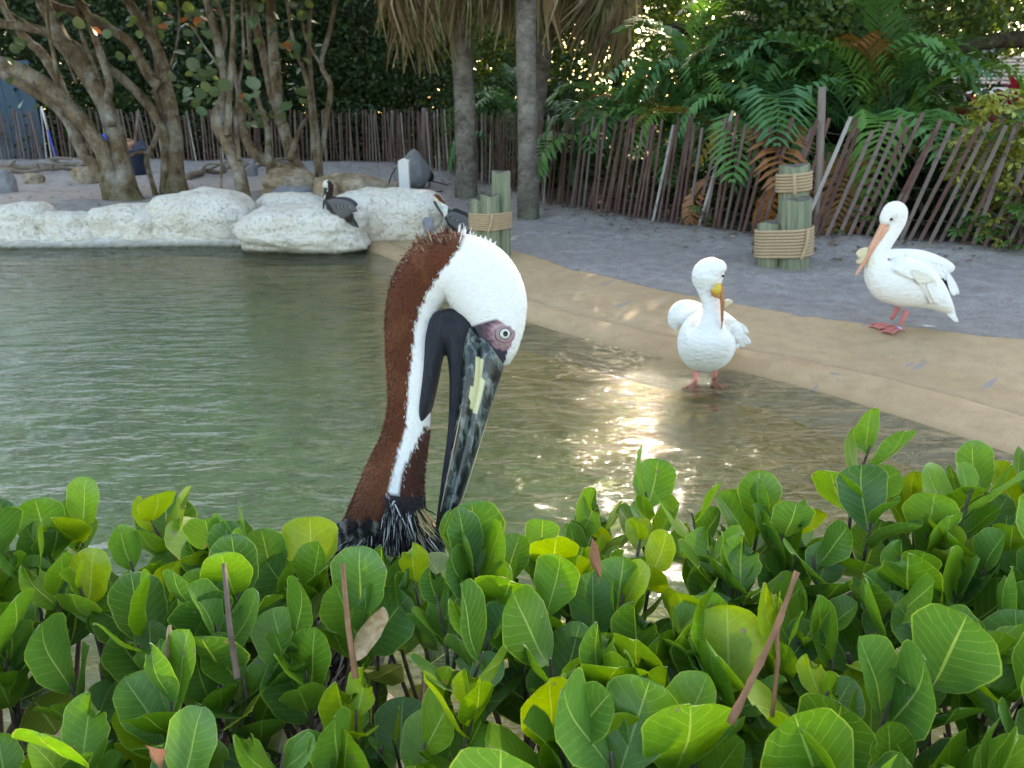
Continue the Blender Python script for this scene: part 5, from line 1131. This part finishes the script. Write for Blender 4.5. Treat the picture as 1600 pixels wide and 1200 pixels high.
kv, kf = panel([(420, 365), (450, 355), (480, 366), (482, 380), (455, 400), (435, 420), (422, 425)], 0, .010, lambda u, v, y: q3(u, v, -230 + y * 1000)); mk('bill_knob', kv, kf, M['bonecol'], wq)
ball('eye', q3(420, 205, -168), .008, M['gloss_black'], wq)
fv, ff = loft([(*q3(u, v, b), a * s6, a * s6 * .8) for u, v, b, a in ((350, 545, 50, 70), (280, 545, 60, 95), (215, 560, 55, 105), (170, 595, 45, 80), (155, 635, 40, 45), (165, 675, 30, 8))], (0, -1, 0), 30, 18); mk('wing', fv, ff, M['wplum'], wq, True, [(.76, .76, .75)] * len(fv))
c6 = lambda u, v, y: q3(u, v, y * 1000)
kv, kf = panel([(420, 520), (500, 515), (580, 560), (640, 620), (660, 690), (640, 760), (600, 740), (540, 680), (470, 610)], -.02, .05, c6); wg = mk('wing', kv, kf, M['wplum'], wq, True, [WHITE] * len(kv))
for a, b in (((520, 560), (690, 655)), ((510, 580), (705, 678)), ((560, 620), (728, 762)), ((560, 640), (706, 768)), ((570, 660), (680, 786)), ((490, 560), (640, 640)), ((530, 600), (660, 700))): blade(c6, a, b, 26, -.075, -.03, WHITE, M['wplum'], 'feather', wg)
for a, b in (((650, 850), (765, 912)), ((640, 865), (745, 920)), ((640, 840), (730, 896))): blade(c6, a, b, 20, .20, .28, WHITE, M['wplum'], 'tail_feather', wq)
for u, v, b in ((335, 1005, -20), (497, 1030, 30)):
    mb = MB(); x, y, z = q3(u, v, b); mb.tube([(x, y, .09), (x, y, .02), (x - .005, y, -.028)], [.020, .0135, .012], 9); mb.build('leg', M['foot'], wq); webfoot(wq, Vector((x - .005, y, -.036)), R(-110 if b < 0 else -80), .12, M['foot'])

# brown pelican on the rocks and the one behind the deck
def bcol(u, v, p, head=(175, 100), cut=150):
    n = mnoise.noise(Vector(p) * 30)
    return None
rp = PG(530, 357, .28); s7 = depth_of(rp) / F / 5
def c7(u, v, p):
    if v < 190 and u < 178 + (v - 90) * .1 + 8 and v < 150: return (.74, .73, .68)
    if v < 200: return (.62, .60, .55) if u < 168 else (.035, .018, .012)
    return (.035, .028, .025) if mnoise.noise(Vector(p) * 40) > -.1 else (.065, .06, .058)
b7, cv, s_ = profile_bird('brown_pelican', 'small dark brown pelican perched on the limestone slab with drooping wings', rp, (250, 432), s7, [(398, 405, 6, 10), (350, 362, 30, 32), (305, 310, 58, 52), (255, 270, 70, 62), (210, 240, 60, 56), (184, 205, 36, 38), (188, 170, 22, 24), (200, 138, 20, 21), (198, 108, 24, 22), (180, 94, 26, 22), (163, 104, 20, 18), (156, 124, 9, 10)], .8, c7, yaw=R(-12))
pbill('upper_bill', cv, s_, [(162, 112, 10, 12), (152, 160, 9, 11), (142, 215, 7, 9), (130, 275, 5, 8), (127, 290, 2, 3)], M['bluefoot'], b7); pbill('pouch', cv, s_, [(172, 125, 10, 12), (162, 165, 12, 11), (148, 220, 6, 8), (134, 275, 3, 5)], M['pouch'], b7)
kv, kf = panel([(190, 214), (250, 200), (330, 205), (400, 230), (438, 292), (408, 288), (372, 322), (310, 345), (262, 318), (225, 265)], -.085, .02, cv); wg = mk('wing', kv, kf, M['plum'], b7, True, [(.12, .115, .115)] * len(kv))
for i in range(8): blade(cv, (270 + i * 14, 240 + i), (300 + i * 19, 345 - i * 8), 10, -.108, -.085, (.21, .20, .20) if i % 2 else (.065, .06, .06), M['plum'], 'feather', wg)
kv, kf = panel([(200, 212), (260, 195), (340, 205), (395, 250), (340, 290), (260, 270)], .08, .02, cv); mk('wing', kv, kf, M['plum'], b7, True, [(.07, .067, .07)] * len(kv))
for i in range(4): blade(cv, (330 + 6 * i, 350), (398 - i * 14, 410 + i * 3), 9, -.03 + .02 * i, -.03 + .02 * i, (.09, .085, .08), M['plum'], 'tail_feather', b7)
for yy, u0 in ((-.035, 270), (.035, 240)):
    mb = MB(); mb.tube([cv(u0 + 14, 345, yy), cv(u0 + 6, 395, yy), cv(u0 - 8, 428, yy)], [.02, .012, .011], 8); mb.build('leg', M['bluefoot'], b7); webfoot(b7, Vector(cv(u0 - 8, 432, yy)), R(190), .085, M['bluefoot'])
ball('eye', cv(176, 108, -.030), .006, M['eye'], b7)
rp = PG(722, 372, .13); s8 = depth_of(rp) / F / 5
def c8(u, v, p):
    if v < 330 and u < 1085:
        d = (u - 975) * .70 - (v - 190)            # white face and throat side, chestnut nape side
        return (.72, .70, .64) if d < 8 else (.15, .045, .02)
    return (.016, .015, .016) if mnoise.noise(Vector(p) * 40) > -.1 else (.03, .029, .03)
b8, cv, s_ = profile_bird('brown_pelican', 'brown pelican with chestnut nape resting between the pitted boulder and the pilings', rp, (1190, 500), s8, [(1400, 455, 8, 14), (1330, 425, 48, 48), (1240, 400, 82, 72), (1160, 375, 80, 72), (1105, 335, 52, 50), (1075, 300, 28, 30), (1048, 255, 21, 22), (1020, 212, 21, 22), (996, 190, 23, 21), (976, 200, 19, 18), (966, 222, 9, 9)], .8, c8, yaw=R(-6))
pbill('upper_bill', cv, s_, [(970, 205, 10, 12), (990, 245, 10, 12), (1015, 285, 8, 10), (1042, 325, 5, 8), (1050, 338, 2, 3)], M['bluefoot'], b8)
kv, kf = panel([(1080, 320), (1120, 290), (1200, 310), (1290, 355), (1390, 420), (1370, 445), (1280, 440), (1180, 425), (1110, 385)], -.10, .025, cv); wg = mk('wing', kv, kf, M['plum'], b8, True, [(.11, .108, .11)] * len(kv))
for i in range(8): blade(cv, (1110 + i * 16, 325 + i * 9), (1250 + i * 18, 400 + i * 6), 11, -.128, -.11, (.20, .198, .20) if i % 2 else (.06, .06, .062), M['plum'], 'feather', wg)
kv, kf = panel([(1090, 300), (1130, 278), (1200, 300), (1300, 345), (1260, 380), (1140, 350)], .09, .02, cv); mk('wing', kv, kf, M['plum'], b8, True, [(.035, .034, .036)] * len(kv))
for yy, u0 in ((-.04, 1200), (.04, 1180)):
    mb = MB(); mb.tube([cv(u0, 440, yy), cv(u0 - 4, 496, yy)], [.02, .012], 8); mb.build('leg', M['bluefoot'], b8); webfoot(b8, Vector(cv(u0 - 4, 500, yy)), R(185), .085, M['bluefoot'])
ball('eye', cv(984, 200, -.030), .006, M['eye'], b8)

def add_plumage(root, n, L, w, mk_col, lay=.10, zmin=-9, jit=.1):
    b = next(o for o in root.children if o.name.startswith('body')); nv_ = len(b.data.vertices); co = np.zeros(nv_ * 3); no = np.zeros(nv_ * 3); b.data.vertices.foreach_get('co', co); b.data.vertices.foreach_get('normal', no)
    co = co.reshape(-1, 3); no = no.reshape(-1, 3); cl = np.zeros(nv_ * 4, np.float32); b.data.color_attributes['Col'].data.foreach_get('color', cl); cl = cl.reshape(-1, 4)
    k_ = next(i for i in range(2, 80) if nv_ % i == 0 and i in (32, 36)); tg = np.gradient(co.reshape(-1, k_, 3), axis=0).reshape(-1, 3); r_ = random.Random(n); its = []
    for _ in range(n):
        i = r_.randrange(nv_ - k_ - 1); p = Vector(co[i]).lerp(Vector(co[i + k_]), r_.random())
        if p.z < zmin: continue
        nn = Vector(no[i]); d = (nn * lay - Vector(tg[i]).normalized() + Vector((r_.gauss(0, jit), r_.gauss(0, jit), r_.gauss(0, jit)))).normalized(); c_ = mk_col(cl[i][:3], r_); its.append((p + nn * .0005, d, L * r_.uniform(.5, 1.2), w * r_.uniform(.7, 1.3), c_, c_))
    v, f, c = spikes(r_, its); tag(mk('plumage', v, f, M['plum'], root, False, c), kind='stuff')
lite = lambda c, r_: tuple(float(q) * r_.uniform(.9, 1.03) for q in c)
vari = lambda c, r_: tuple(float(q) * r_.uniform(.6, 2.0) for q in c)
add_plumage(b7, 2200, .03, .004, vari, .12); add_plumage(b8, 2200, .03, .004, vari, .12)
# dead leaves blown about on the sand
lv, lf, lc = [], [], []
r_ = random.Random(5)
for _ in range(900):
    if r_.random() < .6:
        a, b = FENCE[(j := r_.randrange(3, 11))], FENCE[j + 1]; t_ = r_.random(); o_ = abs(r_.gauss(0, .45)) + .05; L_ = math.hypot(b[0] - a[0], b[1] - a[1]); x, y = a[0] + (b[0] - a[0]) * t_ + (b[1] - a[1]) / L_ * o_, a[1] + (b[1] - a[1]) * t_ - (b[0] - a[0]) / L_ * o_
    else: x, y = r_.uniform(-8, .5), r_.uniform(10.3, 19)
    z = gh(x, y) + .012; a = r_.uniform(0, 6.28); s_ = r_.uniform(.02, .05); dx, dy = math.cos(a) * s_, math.sin(a) * s_; b_ = len(lv); c_ = r_.choice([(.22, .12, .06), (.33, .22, .12), (.14, .08, .05), (.42, .33, .2), (.10, .07, .05)])
    lv += [(x - dx, y - dy, z), (x + dy * .5, y - dx * .5, z + r_.uniform(0, .02)), (x + dx, y + dy, z + r_.uniform(0, .015)), (x - dy * .5, y + dx * .5, z + r_.uniform(0, .02))]; lf.append((b_, b_ + 1, b_ + 2, b_ + 3)); lc += [c_] * 4
tag(mk('leaf_litter', lv, lf, M['thatch'], None, False, lc), kind='stuff')

# ---------------------------------------------------------------- the hedge of round-leaved shrubs in front
def coco_leaf(seed, W=.40, fold=.10, curl=.12, chop=0.0, a=.72, b=.47):
    rs = random.Random(seed); TT = (.0, .05, .13, .24, .36, .48, .60, .71, .81, .89, .945, .978, .994, 1.0); nv = len(TT); v = []; uv = []; f = []; mx = (a / (a + b)) ** a * (b / (a + b)) ** b
    for i in range(nv):
        t = TT[i]
        w = W * (t ** a * max(1 - t, 0) ** b) / mx; w = max(w, .004)
        for k, s in enumerate((-1, -.55, 0, .55, 1)):
            x = w * s * (1 + (.05 * math.sin(i * 1.7 + seed) if abs(s) == 1 else 0)); y = t
            if chop and s > .2 and t > .55: y = min(t, .62 + chop * rs.uniform(.0, .2)); x *= .8
            z = fold * abs(x) + curl * (t - .3) ** 2 + .02 * math.sin(7 * t + seed + s * 2) - .12 * curl * (x / W) ** 2
            v.append((x, y, z)); uv.append((.5 + .5 * s, t))
    for i in range(nv - 1):
        for k in range(4): q = i * 5 + k; f.append((q, q + 1, q + 6, q + 5))
    b_ = len(v)                                                      # short stalk
    for (y, z) in ((-.11, -.03), (.03, .0)):
        for an in range(4): v.append((.011 * math.cos(an * 1.57), y, z + .011 * math.sin(an * 1.57))); uv.append((.5, .02))
    for k in range(4): f.append((b_ + k, b_ + (k + 1) % 4, b_ + 4 + (k + 1) % 4, b_ + 4 + k))
    o = mk('leaf', v, f, M['coco'], None, True, None, uv); d = o.data; bpy.data.objects.remove(o); return d
CL = [coco_leaf(1, .40, .16, .18), coco_leaf(2, .44, .08, -.12), coco_leaf(3, .38, .28, .10), coco_leaf(4, .47, .05, .25), coco_leaf(5, .37, .40, -.10), coco_leaf(6, .43, .12, .30, a=.85, b=.36), coco_leaf(7, .38, .14, .15, chop=1.0), coco_leaf(8, .34, .20, .12, a=.7, b=.62)]
GREENS = [(.10, .25, .018), (.13, .31, .02), (.075, .20, .02), (.06, .17, .04), (.17, .36, .02), (.09, .23, .04), (.11, .27, .05), (.15, .33, .03)]
YELL = [(.24, .38, .012), (.30, .43, .015), (.17, .33, .012)]
def basis(axis, normal):
    y = axis.normalized(); x = y.cross(normal).normalized(); z = x.cross(y); return Matrix((x, y, z)).transposed()
SHX = [(-1.0, -.56), (-.56, -.25), (-.25, .07), (.07, .38), (.38, .68), (.68, 1.02)]
SLAB = ['thin-leaved stretch of round-leaved hedge shrub with bare twigs where water shows through', 'round-leaved hedge shrub with bare woody stems in front of the close pelican body', 'round-leaved hedge shrub directly below the close pelican bill',
        'dense round-leaved hedge shrub below the wading white pelican', 'round-leaved hedge shrub with a tall cut reddish twig', 'tall round-leaved hedge shrub rising highest by the curved deck edge']
rs = random.Random(11); shoots = {i: [] for i in range(6)}
yy = .46
while yy < 1.09:
    xx = -.96 + rs.uniform(0, .05)
    while xx < 1.0:
        x, y = xx + rs.gauss(0, .022), yy + rs.gauss(0, .02); xx += .073
        i = next((k for k, (a, b) in enumerate(SHX) if a <= x < b), 5)
        if y > (.985 if -.32 < x < .0 else 1.02) and -.45 < x < .03: continue
        thin = x < -.05 and y < .80
        if thin and rs.random() < .42: continue
        top = .905 + .03 * float(sstep(0, .8, x)) * float(sstep(.7, 1.05, y)) + .025 * mnoise.noise((x * 4, y * 4, 0)) + rs.gauss(0, .018) - (.03 if x < -.1 else 0)
        if x > .45 and y > .95: top += .005 + rs.uniform(0, .03)
        if thin and y < .8: top -= rs.uniform(0, .10)
        if rs.random() < .07: top += rs.uniform(.02, .05)
        shoots[i].append((x, y, top))
    yy += .064
for i, lab in enumerate(SLAB):
    xa, xb = SHX[i][0], SHX[i][1]; base = Vector(((xa + xb) / 2, .72, gh((xa + xb) / 2, .72)))
    sh = empty('hedge_shrub', base, lab, 'shrub', 'round-leaved shrubs of the hedge'); tw = MB(); nl = 0
    mains = [Vector((xa + (xb - xa) * (k + .5) / 5 + rs.uniform(-.04, .04), .72 + rs.uniform(-.16, .2), base.z - .05)) for k in range(5)]
    for (x, y, top) in shoots[i]:
        tip = Vector((x, y, top)); m = min(mains, key=lambda q: (q.x - x) ** 2 + (q.y - y) ** 2 + rs.uniform(0, .01)); md_ = m.lerp(tip, .55) + Vector((rs.uniform(-.10, .10), rs.uniform(-.09, .09), rs.uniform(-.05, .05))); sub = tip + Vector((rs.uniform(-.03, .03), rs.uniform(-.03, .03), -.13))
        tw.tube(catmull([q - base for q in (m, md_, sub, tip)], 9), [.0075, .0068, .006, .0053, .0046, .004, .0034, .0026, .0016], 5, wob=.5)
        if rs.random() < .35: e = sub + Vector((rs.uniform(-.04, .04), rs.uniform(-.04, .04), rs.uniform(.02, .10))); tw.tube([sub - base, e - base], [.003, .0026], 5)
        young = rs.random() < .17; nlf = rs.choice((5, 5, 6, 6)); a0 = rs.uniform(0, 6.28)
        for k in range(nlf):
            t = k / nlf; p = sub.lerp(tip, .15 + .85 * t); az = a0 + k * 2.6 + rs.gauss(0, .25); el = R(rs.uniform(28, 62) + 25 * t)
            out = Vector((math.cos(az), math.sin(az), 0)); ax = out * math.cos(el) + Vector((0, 0, math.sin(el))); nm = Vector((0, 0, math.cos(el))) - out * math.sin(el) + Vector((rs.gauss(0, .22), rs.gauss(0, .22) - .15, .1))
            L = rs.choice((rs.uniform(.05, .075), rs.uniform(.07, .10), rs.uniform(.08, .108))) * (.62 if young and k >= nlf - 2 else 1)
            c = rs.choice(YELL) if young and k >= nlf - 3 or rs.random() < .05 else rs.choice(GREENS)
            o = bpy.data.objects.new('leaf', rs.choice(CL) if rs.random() < .92 else CL[6]); C.objects.link(o); o.parent = sh; o.color = (*c, 1)
            o.matrix_local = Matrix.Translation(p + ax.normalized() * .008 - base) @ basis(ax, nm).to_4x4() @ Matrix.Diagonal((L * rs.uniform(.88, 1.1), L, L, 1)); nl += 1
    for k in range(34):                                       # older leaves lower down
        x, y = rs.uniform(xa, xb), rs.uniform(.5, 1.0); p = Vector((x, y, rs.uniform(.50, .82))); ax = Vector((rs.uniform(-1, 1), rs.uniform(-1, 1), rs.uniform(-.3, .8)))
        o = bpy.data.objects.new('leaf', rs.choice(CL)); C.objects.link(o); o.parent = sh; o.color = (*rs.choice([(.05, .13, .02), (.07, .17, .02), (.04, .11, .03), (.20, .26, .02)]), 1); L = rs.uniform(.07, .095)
        o.matrix_local = Matrix.Translation(p - base) @ basis(ax, Vector((rs.gauss(0, .4), -.4, 1))).to_4x4() @ Matrix.Diagonal((L, L, L, 1))
    for k in range(46):                                       # bare inner twigs, some clipped
        x, y = rs.uniform(xa, xb), rs.uniform(.5, 1.0); h = rs.uniform(.55, .84); m = min(mains, key=lambda q: abs(q.x - x)); e = Vector((x, y, h)); mid = m.lerp(e, .6) + Vector((rs.uniform(-.11, .11), rs.uniform(-.11, .11), rs.uniform(-.05, .05)))
        tw.tube([m - base, mid - base, e - base], [.006, .0045, .003], 5)
    tag(tw.build('twigs', M['twig'], sh), kind='stuff')
    if i == 4 or i == 3:
        pass
    if i == 4:
        t_ = [PD(1140, 1130, .70), PD(1185, 1040, .72), PD(1215, 975, .73), PD(1245, 893, .74)]; mb = MB(); mb.tube([q - base for q in catmull([tuple(q) for q in t_], 14).tolist() and [Vector(r) for r in catmull([tuple(q) for q in t_], 14)]], [.0030 - .00008 * k + .0010 * (k % 4 == 1) for k in range(14)], 8, wob=.6); mb.build('cut_twig', M['redtwig'], sh)
        t_ = [PD(1206, 1120, .73), PD(1216, 1030, .735), PD(1214, 990, .737), PD(1224, 945, .74)]; mb = MB(); mb.tube([q - base for q in t_], [.0023, .0021, .0021, .0018], 8); mb.build('cut_twig', M['redtwig'], sh)
    if i == 1 or i == 2:
        u0 = 540 if i == 2 else 355
        t_ = [PD(u0 + 16, 1060, .80), PD(u0 + 4, 980, .82), PD(u0 - 5, 880, .84)]; mb = MB(); mb.tube([q - base for q in t_], [.0035, .003, .0024], 7); mb.build('cut_twig', M['redtwig'] if i == 2 else M['twig'], sh)
# dry leaves caught in the hedge
def dry_leaf(u, v, d, L, rot, mat, label, seed):
    rs_ = random.Random(seed); me = coco_leaf(seed, .24, 1.1, .7, a=.8, b=.75); me.materials.clear(); me.materials.append(M[mat]); o = bpy.data.objects.new('dry_leaf', me); C.objects.link(o); o.location = PD(u, v, d); o.rotation_euler = rot; o.scale = (L, L, L); return tag(o, label, 'leaf')
dry_leaf(552, 1030, .84, .066, (R(80), R(30), R(35)), 'pale', 'pale tan dried leaf hanging on the red twig in the hedge', 31)
dry_leaf(240, 1170, .74, .06, (R(95), R(60), R(-30)), 'dry', 'curled rust-brown dead leaf caught low among bare twigs', 32)
dry_leaf(935, 905, .90, .045, (R(50), R(20), R(60)), 'dry', 'small dark curled dead leaf among dense green leaves', 33)
dry_leaf(250, 1065, .90, .06, (R(50), R(-30), R(-60)), 'pale', 'yellowed limp leaf below a pair of round leaves', 34)
# bits lying on the apron
for (u, v, c, L, lab) in ((1462, 513, 'white', .09, 'small white feather lying on the deck by the standing pelican'), (1265, 517, 'dry', .035, 'tiny brown leaf scrap on the tan deck'), (1312, 588, 'grey', .06, 'small grey feather scrap at the lip of the deck')):
    p = PG(u, v, .105); o = bpy.data.objects.new('scrap', CL[7].copy()); o.data.materials.clear(); o.data.materials.append(M[c]); C.objects.link(o); o.location = (p.x, p.y, .115); o.rotation_euler = (0, 0, R(65)); o.scale = (L * .6, L, L * .4); o.name = 'fallen_feather' if c != 'dry' else 'fallen_leaf'; tag(o, lab, 'feather' if c != 'dry' else 'leaf')
